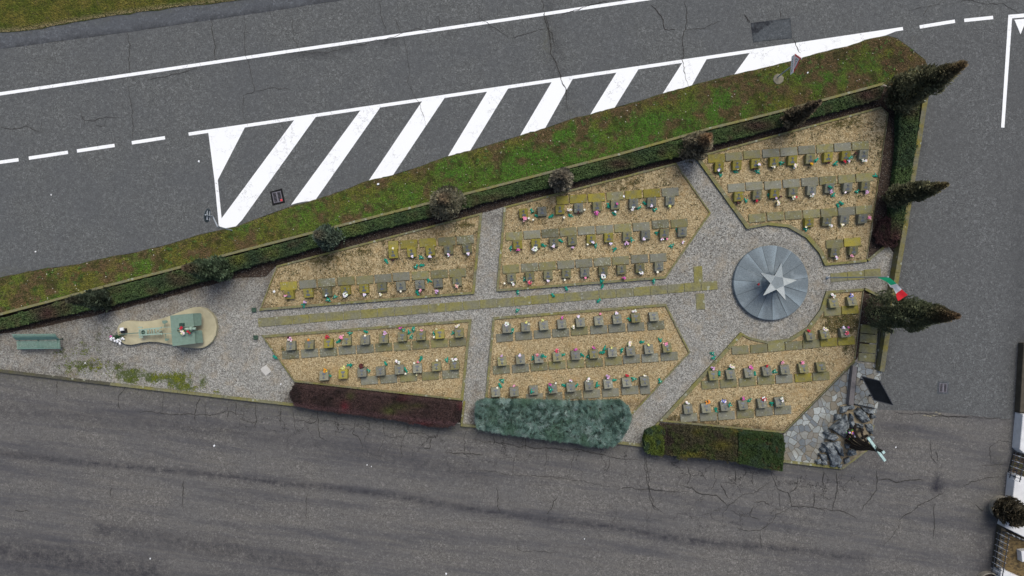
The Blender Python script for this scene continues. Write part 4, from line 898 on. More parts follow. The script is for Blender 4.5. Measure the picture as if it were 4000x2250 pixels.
# bed, row name, zoom, stones, looks, slabs, looks, {slab index: width}
ROWS = [
 ('A', 'top row', ZA, [(1293, 703), (1467, 690), (1643, 678), (1816, 665), (1993, 652)], 'yyyoo', [(1295, 622), (1443, 613), (1620, 598), (1800, 585), (1976, 570)], 'yyyol', {0: 39}),
 ('A', 'bottom row', ZA, [(311, 1089), (490, 1075), (665, 1062), (843, 1048), (1017, 1034), (1187, 1020), (1366, 1008), (1545, 995), (1716, 980), (1897, 966)], 'yyoyyogggo', [(308, 1007), (487, 990), (666, 975), (850, 960), (1027, 950), (1198, 935), (1370, 918), (1550, 907), (1730, 895), (1904, 883)], 'yglooggooo', {}),
 ('B', 'top row', ZB, [(352, 562), (526, 545), (695, 528), (870, 512), (1046, 497), (1218, 482), (1391, 470), (1561, 457), (1735, 443)], 'ygygooggg', [(718, 439), (865, 427), (1038, 415), (1213, 400), (1387, 387), (1560, 373), (1735, 362)], 'yyyoyyg', {0: 47}),
 ('B', 'middle row', ZB, [(295, 858), (467, 848), (638, 836), (812, 820), (990, 808), (1156, 792), (1330, 780), (1505, 767), (1680, 752), (1851, 738)], 'yyooyyogog', [(262, 778), (430, 764), (602, 750), (772, 738), (943, 725), (1116, 715), (1286, 701), (1462, 688), (1643, 665), (1821, 657)], 'ogloggoglo', {}),
 ('B', 'bottom row', ZB, [(238, 1172), (411, 1159), (583, 1145), (756, 1131), (930, 1120), (1103, 1107), (1278, 1096), (1452, 1080), (1630, 1066)], 'oooogooog', [(230, 1088), (408, 1073), (575, 1060), (750, 1047), (920, 1034), (1095, 1020), (1266, 1008), (1445, 992), (1622, 982)], 'ologglogg', {}),
 ('C', 'top row', ZC, [(267, 608), (435, 592), (610, 575), (785, 560), (958, 546), (1127, 531), (1296, 515), (1463, 503), (1630, 490)], 'yyyyyoyyg', [(238, 527), (403, 510), (572, 492), (752, 478), (921, 464), (1090, 447), (1261, 433), (1428, 420), (1597, 407)], 'yoogggogo', {}),
 ('C', 'second row', ZC, [(450, 888), (625, 872), (790, 857), (965, 842), (1139, 828), (1308, 808), (1480, 800), (1648, 785)], 'yoyogggo', [(426, 805), (595, 788), (771, 780), (945, 763), (1120, 748), (1290, 735), (1467, 722), (1635, 706)], 'gggggooo', {}),
 ('C', 'third row', ZC, [(1115, 1133), (1284, 1120), (1450, 1105), (1621, 1098)], 'yogg', [(622, 1090), (795, 1073), (965, 1063), (1135, 1050), (1302, 1038), (1466, 1025), (1631, 1013)], 'ooooogo', {}),
 ('C', 'bottom row', ZC, [(1360, 1415), (1535, 1397)], 'oo', [(1352, 1335), (1521, 1317)], 'oy', {}),
 ('D', 'top row', ZD, [(327, 847), (500, 837), (682, 825), (853, 802), (1027, 793), (1203, 780), (1380, 763), (1557, 752), (1733, 738), (1916, 726)], 'goyogoooyo', [(325, 930), (505, 917), (683, 906), (860, 888), (1030, 876), (1205, 860), (1380, 850), (1555, 838), (1730, 823), (1903, 812)], 'lglggooooo', {}),
 ('D', 'bottom row', ZD, [(640, 1131), (820, 1115), (998, 1098), (1173, 1087), (1351, 1073), (1521, 1060), (1702, 1043), (1875, 1030)], 'gyggggoo', [(1068, 1173), (1252, 1160), (1440, 1145), (1645, 1130), (1838, 1115)], 'ggool', {}),
 ('E', 'top row', ZE, [(193, 442), (371, 428), (542, 415), (713, 400), (888, 385), (1062, 370), (1236, 355), (1412, 343), (1582, 330)], 'gggggggog', [(172, 527), (352, 510), (528, 495), (702, 482), (878, 465), (1060, 452), (1232, 438), (1412, 427), (1600, 413)], 'ggglogggl', {}),
 ('E', 'middle row', ZE, [(147, 752), (322, 735), (495, 724), (669, 710), (843, 695), (1015, 682), (1190, 668), (1363, 657), (1535, 640), (1707, 625)], 'oggogogggo', [(142, 830), (322, 818), (498, 802), (668, 788), (843, 775), (1020, 765), (1198, 748), (1370, 730), (1545, 720), (1727, 705)], 'lgoooooggg', {}),
 ('E', 'bottom row', ZE, [(88, 1045), (263, 1040), (446, 1026), (626, 1012), (798, 997), (972, 982), (1150, 966), (1325, 950), (1495, 940)], 'ggggggggg', [(455, 1097), (640, 1085), (820, 1070), (995, 1060), (1172, 1047), (1355, 1025), (1498, 1022)], 'gllgggg', {6: 39}),
 ('F', 'top row', ZF, [(1711, 203), (1885, 185)], 'oo', [(1695, 283), (1862, 267)], 'oy', {}),
 ('F', 'second row', ZF, [(1490, 512), (1627, 498), (1815, 483)], 'oog', [(825, 645), (1000, 632), (1165, 618), (1330, 604), (1495, 588), (1660, 573), (1827, 560)], 'oooooyy', {}),
 ('F', 'third row', ZF, [(573, 888), (738, 877), (910, 862), (1080, 845), (1250, 832), (1425, 817), (1592, 807)], 'oggggoo', [(540, 972), (715, 960), (893, 947), (1068, 930), (1240, 918), (1420, 907), (1590, 892)], 'oooogyo', {}),
 ('F', 'bottom row', ZF, [(335, 1205), (505, 1195), (683, 1177), (853, 1165), (1035, 1150), (1200, 1137)], 'gggggg', [(340, 1283), (525, 1275), (695, 1263), (873, 1248), (1052, 1228), (1228, 1212)], 'gggogg', {}),
]
STONES = []
for bed, row, zf, stones, looks, slabs, sl, widths in ROWS:
    upper = bed in 'ABC'
    for i, (zx, zy) in enumerate(stones):
        u, v = zf(zx, zy); x, y, _ = P(u, v, BZ + .27)
        hs = bpy.data.objects.new('headstone', HS); C.objects.link(hs)
        hs.location = (x, y, BZ - .005); hs.rotation_euler = (0, 0, TH + random.uniform(-.02, .02) + (0 if upper else math.pi))
        hs.material_slots[0].link = 'OBJECT'; hs.material_slots[0].material = M['st_' + looks[i]]
        tag(hs, '%s headstone with metal star, %s from left in %s of %s' % (LOOK[looks[i]], ORD[i], row, BEDNAME[bed]), 'headstone', 'headstones in rows in the grave beds')
        for nm, me in (('star', STAR), ('nameplate', PLATE)):
            c = bpy.data.objects.new(nm, me); C.objects.link(c); c.parent = hs
        STONES.append((u, v, bed, row, i))
    for i, (zx, zy) in enumerate(slabs):
        u, v = zf(zx, zy); x, y, _ = P(u, v, BZ + .05)
        s = bpy.data.objects.new('grave_slab', SLAB[widths.get(i, 66)]); C.objects.link(s)
        s.location = (x, y, BZ - .01); s.rotation_euler = (random.uniform(-.008, .008), random.uniform(-.008, .008), TH + random.uniform(-.012, .012))
        s.material_slots[0].link = 'OBJECT'; s.material_slots[0].material = M['st_' + sl[i]]
        tag(s, '%s flat slab, %s from left in %s of %s' % (LOOK[sl[i]], ORD[i], row, BEDNAME[bed]), 'grave slab', 'flat grave slabs beside the headstones')

# ---------------------------------------------------------------- flowers and green vases
FLK = 1.0
FL = {'w': ('white', [(.85, .86, .86), (.78, .78, .80)]), 'wp': ('white and pink', [(.85, .82, .84), (.80, .45, .55)]), 'p': ('pink', [(.78, .30, .42), (.82, .48, .56)]),
      'm': ('magenta', [(.62, .10, .38), (.70, .25, .50)]), 'r': ('red', [(.50, .02, .04), (.62, .06, .08)]), 'o': ('orange', [(.80, .28, .04), (.80, .38, .08)]),
      'oy': ('orange and yellow', [(.80, .30, .03), (.80, .58, .03)]), 'y': ('yellow', [(.78, .72, .25), (.70, .66, .35)]), 'wy': ('white and yellow', [(.84, .85, .80), (.72, .74, .38)]),
      'u': ('lilac', [(.55, .32, .58), (.68, .50, .70)]), 'k': ('withered dark red', [(.07, .02, .02), (.12, .03, .03)]), 'b': ('blue and white', [(.18, .22, .62), (.85, .86, .8)]),
      'rp': ('red and pink', [(.72, .08, .12), (.80, .35, .42)]), 'wr': ('white and red', [(.85, .85, .86), (.48, .02, .04)]), 'pe': ('peach', [(.80, .48, .36), (.82, .60, .50)]),
      'wt': ('white, dark-leaved', [(.82, .85, .85), (.80, .84, .84)])}
def bouquet_mesh(cols, n, r, leafcol=(.03, .11, .07), nleaf=8):
    m = MB()
    for k in range(n):
        a = random.uniform(0, 2 * math.pi); d = r * math.sqrt(random.random()) if n > 1 else 0; cx, cy = math.cos(a) * d, math.sin(a) * d; cz = .14 + .09 * (1 - d / max(r, .01)) + random.uniform(-.02, .02)
        fr = random.uniform(.034, .048) * (1.15 if n < 3 else 1); col = random.choice(cols); col = tuple(c * random.uniform(.85, 1.1) for c in col); vs = [(cx, cy, cz - .006)]
        npet = 10
        for i in range(npet):
            t = 2 * math.pi * i / npet; rr = fr * (1 if i % 2 else .72); vs.append((cx + math.cos(t) * rr, cy + math.sin(t) * rr, cz + random.uniform(.0, .012)))
        vs.append((cx, cy, cz - .04))
        m.add(vs, [(0, 1 + i, 1 + (i + 1) % npet) for i in range(npet)] + [(npet + 1, 1 + (i + 1) % npet, 1 + i) for i in range(npet)], col)
        m.tube((cx * .4, cy * .4, 0), (cx, cy, cz - .03), .004, n=4, col=leafcol)
    for k in range(nleaf):
        a = random.uniform(0, 2 * math.pi); d = r * 1.25 * random.uniform(.5, 1); L = .04; x, y = math.cos(a) * d, math.sin(a) * d; s_ = .014
        lc = tuple(c * random.uniform(.6, 1.5) for c in leafcol)
        m.add([(x + math.cos(a) * L, y + math.sin(a) * L, .12), (x - math.sin(a) * s_, y + math.cos(a) * s_, .13), (x - math.cos(a) * .02, y - math.sin(a) * .02, .14), (x + math.sin(a) * s_, y - math.cos(a) * s_, .13)], [(0, 1, 2, 3)], lc)
    m.tube((0, 0, 0), (0, 0, .10), .035, .045, 8, (.12, .12, .11))
    me = bpy.data.meshes.new('flower_bouquet'); me.from_pydata(m.v, [], m.f)
    ca = me.color_attributes.new('Col', 'FLOAT_COLOR', 'POINT'); arr = np.ones((len(me.vertices), 4), np.float32); arr[:, :3] = np.array(m.c, np.float32); ca.data.foreach_set('color', arr.ravel())
    me.materials.append(M['petal']); return me
BM = {}
for code, (nm, cols) in FL.items():
    lc = (.015, .07, .055) if code == 'wt' else ((.03, .015, .01) if code == 'k' else (.035, .11, .05))
    for sz, (n, r, nl) in enumerate(((2, .022, 3), (5, .052, 6), (11, .095, 12))): BM[code, sz] = bouquet_mesh(cols, n, r, lc, nl + (8 if code == 'wt' else 0))
def vase_mesh(v):
    """fallen green plastic cone vase lying on its side with a torn leaf skirt"""
    rr = random.Random(v); m = MB(); G1 = (.012, .27, .19); G2 = (.03, .36, .27); n = 9
    m.tube((-.09, 0, .035), (.05, 0, .04), .012, .040, n, G1)
    for i in range(n):
        t = 2 * math.pi * i / n; a = rr.uniform(.02, .05)
        p0 = (.05, math.cos(t) * .04, .04 + math.sin(t) * .04); p1 = (.05, math.cos(t + .5) * .04, .04 + math.sin(t + .5) * .04); tip = (.05 + a, math.cos(t + .25) * .07, max(.008, .04 + math.sin(t + .25) * .06))
        m.add([p0, p1, tip], [(0, 1, 2), (2, 1, 0)], G2)
    for i in range(4 + v % 3):
        a = rr.uniform(0, 6.28); L = rr.uniform(.06, .10); x, y = rr.uniform(-.03, .06), rr.uniform(-.02, .02)
        m.add([(x, y, .05), (x + math.cos(a) * L * .6 - math.sin(a) * .025, y + math.sin(a) * L * .6 + math.cos(a) * .025, .065), (x + math.cos(a) * L, y + math.sin(a) * L, .03), (x + math.cos(a) * L * .6 + math.sin(a) * .025, y + math.sin(a) * L * .6 - math.cos(a) * .025, .06)], [(0, 1, 2, 3)], G1 if i % 2 else G2)
    if v % 2 == 0: m.tube((.02, 0, .083), (.02, 0, .090), .014, .010, 7, (.75, .85, .72))
    me = bpy.data.meshes.new('plastic_vase'); me.from_pydata(m.v, [], m.f)
    ca = me.color_attributes.new('Col', 'FLOAT_COLOR', 'POINT'); arr = np.ones((len(me.vertices), 4), np.float32); arr[:, :3] = np.array(m.c, np.float32); ca.data.foreach_set('color', arr.ravel())
    me.materials.append(M['petal']); return me
VM = [vase_mesh(v) for v in range(6)]
FLOWERS = {
 'A': (ZA, [(1287, 652, 'w', 0), (1290, 762, 'k', 1), (1475, 728, 'w', 1), (1641, 732, 'w', 1), (1812, 715, 'wp', 1), (2000, 705, 'w', 1), (285, 1100, 'p', 1), (460, 1158, 'u', 1), (660, 1096, 'wt', 0), (840, 1088, 'wt', 2), (1025, 1092, 'w', 1), (1170, 1090, 'wy', 1), (1360, 1058, 'w', 0), (1548, 1050, 'p', 1), (1710, 1058, 'u', 2), (1890, 1005, 'pe', 2)],
       [(1230, 775), (1556, 735), (1512, 824), (1567, 813), (455, 1188), (680, 1132), (750, 1110), (1525, 1072), (1637, 955)]),
 'B': (ZB, [(358, 613, 'p', 2), (397, 608, 'w', 0), (445, 622, 'w', 0), (787, 525, 'wy', 2), (732, 598, 'w', 0), (865, 553, 'k', 1), (931, 525, 'w', 0), (1041, 558, 'm', 2), (1228, 478, 'm', 0), (1218, 548, 'wt', 0), (1385, 515, 'w', 2), (1558, 492, 'w', 1), (1732, 493, 'y', 1), (297, 905, 'm', 1), (455, 898, 'wt', 2), (632, 872, 'w', 1), (815, 885, 'u', 1), (1005, 838, 'w', 1), (960, 857, 'w', 0), (1174, 848, 'w', 1), (1330, 850, 'u', 2), (1488, 805, 'w', 1), (1663, 810, 'wp', 1), (1705, 803, 'p', 0), (1862, 836, 'wp', 1), (252, 1222, 'w', 2), (175, 1225, 'w', 0), (415, 1218, 'rp', 2), (583, 1198, 'w', 1), (742, 1188, 'w', 0), (938, 1172, 'p', 0), (1105, 1155, 'wt', 2), (1299, 1170, 'm', 1), (1462, 1122, 'wt', 2), (1621, 1115, 'w', 0)],
       [(430, 540), (475, 583), (608, 590), (790, 578), (1150, 488), (1205, 565), (1440, 508), (1492, 465), (1590, 530), (235, 888), (540, 865), (703, 825), (1033, 865), (1210, 908), (1360, 820), (1610, 745), (1742, 870), (1800, 722), (357, 1182), (1080, 1198)]),
 'C': (ZC, [(262, 640, 'w', 1), (440, 625, 'w', 0), (631, 592, 'w', 1), (605, 622, 'k', 1), (780, 608, 'wy', 1), (988, 600, 'wy', 2), (1140, 580, 'oy', 1), (1300, 563, 'k', 0), (1487, 552, 'w', 1), (1452, 558, 'r', 1), (1640, 545, 'w', 2), (1565, 475, 'k', 1), (452, 945, 'k', 1), (620, 928, 'r', 1), (822, 945, 'wy', 2), (850, 885, 'k', 0), (805, 905, 'u', 0), (975, 897, 'wy', 1), (996, 888, 'r', 0), (1148, 872, 'w', 2), (1325, 835, 'u', 2), (1332, 775, 'wt', 1), (1458, 850, 'wp', 0), (1660, 840, 'u', 2), (1092, 1175, 'w', 0), (1320, 1155, 'w', 2), (1432, 1150, 'wy', 1), (1685, 1090, 'p', 2), (1371, 1466, 'wp', 1), (1519, 1449, 'p', 1)],
       [(272, 683), (415, 648), (628, 655), (845, 570), (1155, 556), (1360, 573), (1475, 533), (512, 925), (740, 875), (1285, 805), (1340, 870), (1567, 840), (1732, 695), (1415, 947), (1382, 975), (1078, 1198)]),
 'D': (ZD, [(320, 790, 'wp', 2), (303, 768, 'k', 0), (493, 793, 'o', 1), (670, 768, 'r', 2), (810, 765, 'p', 2), (1030, 757, 'wy', 1), (1210, 733, 'u', 2), (1363, 680, 'm', 1), (1560, 702, 'p', 1), (1702, 690, 'wy', 0), (1680, 768, 'w', 0), (1898, 657, 'wy', 2), (648, 1085, 'oy', 2), (817, 1055, 'y', 2), (992, 1042, 'k', 2), (1335, 1000, 'w', 2), (1407, 1108, 'w', 0), (1525, 1000, 'rp', 1), (1487, 1012, 'w', 0), (1513, 1122, 'wy', 0), (1703, 985, 'w', 0), (1870, 975, 'w', 2)],
       [(775, 805), (883, 728), (1035, 712), (1395, 700), (1440, 715), (1462, 765), (1490, 688), (1680, 745), (1860, 730), (690, 1125), (882, 1030), (1063, 1080), (1225, 1012), (1413, 1075), (1553, 970), (1803, 975), (180, 950)]),
 'E': (ZE, [(190, 405, 'wt', 2), (375, 385, 'y', 0), (402, 410, 'w', 0), (533, 368, 'y', 1), (713, 343, 'm', 1), (870, 330, 'w', 1), (825, 425, 'wy', 1), (1078, 302, 'p', 0), (1228, 300, 'w', 1), (1398, 280, 'w', 2), (143, 702, 'u', 1), (312, 693, 'w', 1), (478, 692, 'rp', 1), (668, 658, 'rp', 2), (840, 640, 'm', 1), (1015, 627, 'm', 1), (1180, 625, 'y', 0), (1358, 592, 'wy', 2), (1530, 597, 'y', 0), (1695, 585, 'p', 2), (105, 1000, 'w', 0), (258, 985, 'p', 1), (604, 970, 'm', 1), (656, 955, 'w', 0), (797, 940, 'wp', 1), (960, 928, 'w', 2), (1145, 905, 'u', 2), (1330, 887, 'r', 1), (1497, 887, 'wy', 1)],
       [(250, 462), (1348, 355), (445, 728), (540, 697), (720, 690), (905, 692), (962, 712), (1115, 625), (1090, 665), (1283, 645), (1468, 568), (1635, 550), (150, 938), (130, 978), (422, 1025), (602, 1012), (732, 975), (850, 980), (1042, 970), (1208, 930), (1387, 915), (1637, 935)]),
 'F': (ZF, [(1705, 133, 'w', 2), (1880, 133, 'b', 2), (1475, 465, 'r', 1), (1638, 450, 'wy', 2), (1803, 433, 'w', 1), (1820, 478, 'rp', 2), (1848, 430, 'm', 0), (570, 825, 'u', 2), (755, 800, 'wy', 2), (925, 812, 'm', 2), (1080, 798, 'r', 1), (1228, 765, 'p', 1), (1417, 770, 'p', 2), (330, 1150, 'w', 2), (520, 1137, 'o', 2), (675, 1133, 'b', 2), (853, 1105, 'm', 1), (1048, 1110, 'wr', 2), (1215, 1110, 'w', 2)],
       [(628, 865), (735, 828), (965, 865), (1150, 850), (597, 1210), (708, 1155), (905, 1120), (1128, 1145)]),
}
used = {}
def side(du, dv):
    if abs(du) > abs(dv) * 1.1: return 'left of' if du < 0 else 'right of'
    return 'above' if dv < 0 else 'below'
def where(u, v, bed):
    best = min((s for s in STONES if s[2] == bed), key=lambda s: math.hypot(s[0] - u, s[1] - v)); return best
def uniq(lb, extra):
    if lb not in used: used[lb] = 1; return lb
    for e in extra:
        l2 = e(lb)
        if l2 not in used: used[l2] = 1; return l2
    print('DUPLABEL', lb); return lb
def wcount(s): return len(s.split())
for bed, (zf, fl, va) in FLOWERS.items():
    for zx, zy, code, sz in fl:
        u, v = zf(zx, zy); su, sv, b_, row, i = where(u, v, bed); d = side(u - su, v - sv)
        x, y, _ = P(u, v, BZ + .25); on = math.hypot(u - su, v - sv) < 13
        o = bpy.data.objects.new('flower_bouquet', BM[code, sz]); C.objects.link(o)
        o.location = (x, y, BZ + (.20 if on else .0)); o.rotation_euler = (0, 0, random.uniform(0, 6.28)); k = random.uniform(.95, 1.2); o.scale = (k, k, k * (1.0 if on else 1.25))
        szn = ('single ', 'small ', 'full ')[sz]
        core = '%s flowers %s the %s headstone from left, %s, %s' % (FL[code][0], 'lying on' if on else d, ORD[i], row, BEDNAME[bed])
        lb = uniq(core, [lambda s: szn.strip() + ' ' + s if wcount(s) < 16 else s, lambda s: 'loose ' + s])
        tag(o, lb, 'flowers', 'bunches of flowers on the graves')
    for j, (zx, zy) in enumerate(va):
        u, v = zf(zx, zy); su, sv, b_, row, i = where(u, v, bed); d = side(u - su, v - sv)
        x, y, _ = P(u, v, BZ + .05); o = bpy.data.objects.new('plastic_vase', VM[random.randrange(6)]); C.objects.link(o)
        onb = max(abs(u - su), abs(v - sv)) < 20
        o.location = (x, y, BZ + (.30 if onb else .002)); o.rotation_euler = (0, 0, random.uniform(0, 6.28)); k = random.uniform(1.15, 1.5); o.scale = (k, k, k)
        core = 'fallen green vase %s the %s headstone from left, %s, %s' % (d, ORD[i], row, BEDNAME[bed])
        lb = uniq(core, [lambda s: s.replace('fallen green vase', 'upright green vase') if False else s.replace('fallen', 'second fallen').replace('headstone from left', 'headstone'), lambda s: s.replace('fallen', 'third fallen').replace('headstone from left', 'headstone')])
        tag(o, lb, 'vase', 'green plastic vases blown about the graves')
for (u, v), lb in (((2024, 1140), 'fallen green vase at the gravel edge under the upper middle bed, leftmost there'), ((2212, 1126), 'fallen green vase touching the bottom kerb of the upper middle bed'), ((2160, 1152), 'fallen green vase on the edge of the central slab path'),
                   ((2351, 1119), 'fallen green vase on gravel just below the upper middle bed kerb'), ((2338, 1174), 'fallen green vase on gravel below the central slab path'), ((2554, 1096), 'fallen green vase by the lower right corner of the upper middle bed'),
                   ((2022, 1212), 'fallen green vase on gravel above the top left corner of the lower middle bed'), ((2782, 1381), 'fallen green vase on the diagonal path beside the lower right bed kerb'), ((2785, 1395), 'fallen green vase with dark flowers on the lower right bed kerb')):
    x, y, _ = P(u, v, GZ); o = bpy.data.objects.new('plastic_vase', VM[random.randrange(6)]); C.objects.link(o); o.location = (x, y, GZ + (.002 if (u, v) not in ((2212, 1126), (2554, 1096), (2785, 1395)) else .06)); o.rotation_euler = (0, 0, random.uniform(0, 6.28)); o.scale = (1.25,) * 3
    if (u, v) in ((2160, 1152),): o.location.z = GZ + .035
    tag(o, lb, 'vase', 'green plastic vases blown about the graves')

# ---------------------------------------------------------------- disc monument with star
cx, cy, _ = P(3011.7, 1104.6, .28); root = empty('star_monument', (cx, cy, GZ)); tag(root, 'round grey-blue stone monument with a raised five-pointed star', 'monument')
R0 = 1.725; NS = 15; m = MB(); rings = [(R0, 0.0), (R0, .20), (R0 - .02, .225), (1.25, .235), (.8, .255), (.5, .315), (.38, .58), (.32, 1.02)]
seg = NS * 4
for ri, (r, z) in enumerate(rings): pass
cols = []
base_ang = math.radians(8)
tones = [random.uniform(.90, 1.10) for _ in range(NS)]
vs = []; fs = []
for s_ in range(NS):
    a0 = base_ang + 2 * math.pi * s_ / NS; a1 = base_ang + 2 * math.pi * (s_ + 1) / NS; K = 6; ccs = []; stw = random.choice([0, .3, .5, .8]); stl = random.uniform(.6, 1.5)
    t = tones[s_]; colr = (.145 * t, .180 * t, .202 * t)
    vv = []
    for r, z in rings:
        for q in range(K + 1):
            f = q / K; a = a0 + (a1 - a0) * f + (-.002 if q == K else 0) * 1.5
            pleat = - .014 * (f - .5) * min(1, max(0, (R0 - r) / .6)) * (1 if r > .4 else .4)
            vv.append((r * math.cos(a), r * math.sin(a), z + (pleat if z > .21 else 0)))
            sk = (1.0 + .6 * max(0, 1 - f / max(.05, stw * (r / R0) ** .5))) if (stw and r > R0 - stl) else 1.0
            ccs.append(tuple(c_ * sk for c_ in colr))
    n = K + 1
    ff = [(k * n + q, k * n + q + 1, (k + 1) * n + q + 1, (k + 1) * n + q) for k in range(len(rings) - 1) for q in range(K)]
    m.add(vv, ff, colr); m.c[-len(vv):] = ccs
# thin dark joints
for s_ in range(NS):
    a = base_ang + 2 * math.pi * s_ / NS
    for (r0, z0), (r1, z1) in zip(rings[2:6], rings[3:7]):
        d = Vector((math.cos(a), math.sin(a), 0)); nr = Vector((-d.y, d.x, 0)) * .007; up = Vector((0, 0, .008 * min(1, (R0 - r0) / .6) + .004)); up1 = Vector((0, 0, .008 * min(1, (R0 - r1) / .6) + .004))
        p0 = d * r0 + Vector((0, 0, z0)) + up; p1 = d * r1 + Vector((0, 0, z1)) + up1
        m.add([p0 + nr, p0 - nr, p1 - nr, p1 + nr], [(0, 1, 2, 3)], (.05, .065, .075))
disc = m.build('stone_disc', M['disc'], root, colors=True)
sx, sy, _ = P(3038, 1103, 1.30); sx -= cx; sy -= cy
m = MB(); ring = []; RS = .865; RI = .318
m.tube((0, 0, .15), (sx, sy, 1.10), .36, .25, 14, (.06, .08, .10)); m.build('pedestal', M['disc'], root, colors=True)
m = MB()
zt = 1.30 - GZ
for i in range(10):
    r = RS if i % 2 == 0 else RI; t = math.radians(6.6) + i * math.pi / 5; ring.append((sx + r * math.cos(t), sy + r * math.sin(t)))
inner = [ring[i] for i in range(1, 10, 2)]
m.add([(*p_, zt) for p_ in inner], [(0, 1, 2, 3, 4)], (.205, .240, .255))
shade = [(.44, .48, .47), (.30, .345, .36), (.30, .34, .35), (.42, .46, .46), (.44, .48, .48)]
for k in range(5):
    a, tip, b_ = ring[(2 * k - 1) % 10], ring[2 * k], ring[(2 * k + 1) % 10]
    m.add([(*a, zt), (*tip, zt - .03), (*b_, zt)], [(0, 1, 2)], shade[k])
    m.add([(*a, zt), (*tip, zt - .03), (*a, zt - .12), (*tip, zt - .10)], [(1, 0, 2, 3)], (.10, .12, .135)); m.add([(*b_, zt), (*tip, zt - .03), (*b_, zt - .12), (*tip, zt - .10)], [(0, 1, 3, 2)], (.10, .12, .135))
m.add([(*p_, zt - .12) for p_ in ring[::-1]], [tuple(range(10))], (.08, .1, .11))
star = m.build('star_top', M['disc'], root, colors=True)
m = MB()
for k in range(5):
    a, b_ = Vector((*ring[(2 * k - 1) % 10], zt + .002)), Vector((*ring[(2 * k + 1) % 10], zt + .002)); m.tube(a, b_, .007, n=5, col=(.48, .52, .52))
    tip = Vector((*ring[2 * k], zt - .028))
    m.tube(a, tip, .006, n=5, col=(.46, .50, .50)); m.tube(b_, tip, .006, n=5, col=(.46, .50, .50))
m.build('star_edge', M['disc'], star, colors=True)
x, y, _ = P(2964, 1111, .65); o = bpy.data.objects.new('flower_bouquet', BM['r', 0]); C.objects.link(o); o.location = (x, y, .50); tag(o, 'tiny red flower lying on the round stone monument left of its star', 'flowers', 'bunches of flowers on the graves')

# ---------------------------------------------------------------- flagpole and flag
bx, by, _ = P(3228.5, 1085); tx, ty, tz = P(3465.7, 1081.4, 5.18)
root = empty('flagpole', (bx, by, GZ)); tag(root, 'slim grey flagpole with cord, standing right of the star monument', 'flagpole')
m = MB(); L_ = Vector((tx - bx, ty - by, tz - GZ)); m.tube((0, 0, 0), L_, .030, .018, 12); m.tube((0, 0, 0), (0, 0, .12), .08, .05, 12); m.tube(L_, L_ + Vector((0, 0, .06)), .03, .03, 10); m.build('pole', M['steel'], root)
def cloth_mat():
    m, nt, b = newmat('flag_cloth', .8); a = N(nt, 'ShaderNodeAttribute', attribute_name='Col'); setc(nt, b, a.outputs['Color'])
    tr = N(nt, 'ShaderNodeBsdfTranslucent'); nt.links.new(a.outputs['Color'], tr.inputs['Color']); mx = N(nt, 'ShaderNodeMixShader'); mx.inputs[0].default_value = .3
    nt.links.new(b.outputs[0], mx.inputs[1]); nt.links.new(tr.outputs[0], mx.inputs[2]); nt.links.new(mx.outputs[0], nt.nodes['Material Output'].inputs[0]); return m
CLOTH = cloth_mat()
fm = MB()
topE = [(3465.7, 1080, 5.15), (3479, 1088, 5.13), (3492, 1098, 5.10), (3502, 1108, 5.06), (3512, 1118, 5.02), (3522, 1130, 4.98), (3534, 1141, 4.93), (3547, 1152, 4.85)]
botE = [(3424.5, 1082, 4.38), (3446, 1092, 4.55), (3462, 1100, 4.68), (3480, 1114, 4.78), (3490, 1128, 4.82), (3500, 1148, 4.82), (3502, 1162, 4.80), (3508, 1176, 4.78)]
stripe = [[0, 1, 2, 3], [3, 4, 5], [5, 6, 7]]
fc = [(.03, .62, .30), (.92, .93, .95), (.90, .035, .05)]
flag = empty('italian_flag'.replace('italian_', 'tricolour_'), (tx, ty, 4.4)); tag(flag, 'green, white and red flag hanging from the top of the flagpole', 'flag')
for si, nm in ((0, 'green_stripe'), (1, 'white_stripe'), (2, 'red_stripe')):
    m = MB(); idx = [0, 1, 2, 3] if si == 0 else ([3, 4, 5] if si == 1 else [5, 6, 7]); R = 6; vv = []
    # boundaries between stripes slant with the folds
    for k in idx:
        a = Vector(P(*topE[k])); c = Vector(P(*botE[k]))
        for q in range(R + 1):
            f = q / R; p_ = a.lerp(c, f); p_.z += .025 * math.sin(f * 6 + k * 1.3) * math.sin(f * math.pi); vv.append(p_ - flag.location)
    n = R + 1; m.add(vv, [(k * n + q, k * n + q + 1, (k + 1) * n + q + 1, (k + 1) * n + q) for k in range(len(idx) - 1) for q in range(R)], fc[si])
    if si == 1:
        lob = [(3462, 1097, 4.33), (3480, 1101, 4.6), (3497, 1116, 4.8), (3493, 1127, 4.45), (3478, 1122, 4.25)]
        m.add([Vector(P(*q_)) - flag.location for q_ in lob], [(4, 3, 2, 1, 0)], fc[1])
    m.build(nm, CLOTH, flag, smooth=(si != 1), colors=True)

# ---------------------------------------------------------------- field gun on plinth
pl = [(120, 360), (140, 300), (190, 260), (260, 240), (340, 245), (450, 252), (560, 245), (680, 220), (800, 180), (900, 140), (1000, 100), (1100, 70), (1180, 62), (1270, 85), (1340, 140), (1390, 220), (1410, 330), (1395, 430), (1350, 510), (1290, 565), (1220, 595), (1150, 600), (1020, 590), (900, 570), (780, 545), (650, 520), (540, 515), (440, 525), (360, 545), (290, 555), (220, 545), (170, 510), (135, 440)]
PH = .30
m = MB(); m.prism([P(*ZG(*p_), PH)[:2] for p_ in pl], 0.02, PH, None, .02); tag(m.build('plinth', M['plinth']), 'bottle-shaped ochre concrete plinth under the field gun', 'plinth')
gx, gy, _ = P(*ZG(900, 360), .6); gun = empty('field_gun', (gx, gy, PH)); tag(gun, 'old pale green field gun with wide split shield on the ochre plinth', 'field gun')
def GP(x, y, h): a = P(*ZG(x, y), h); return Vector((a[0] - gx, a[1] - gy, h - PH))
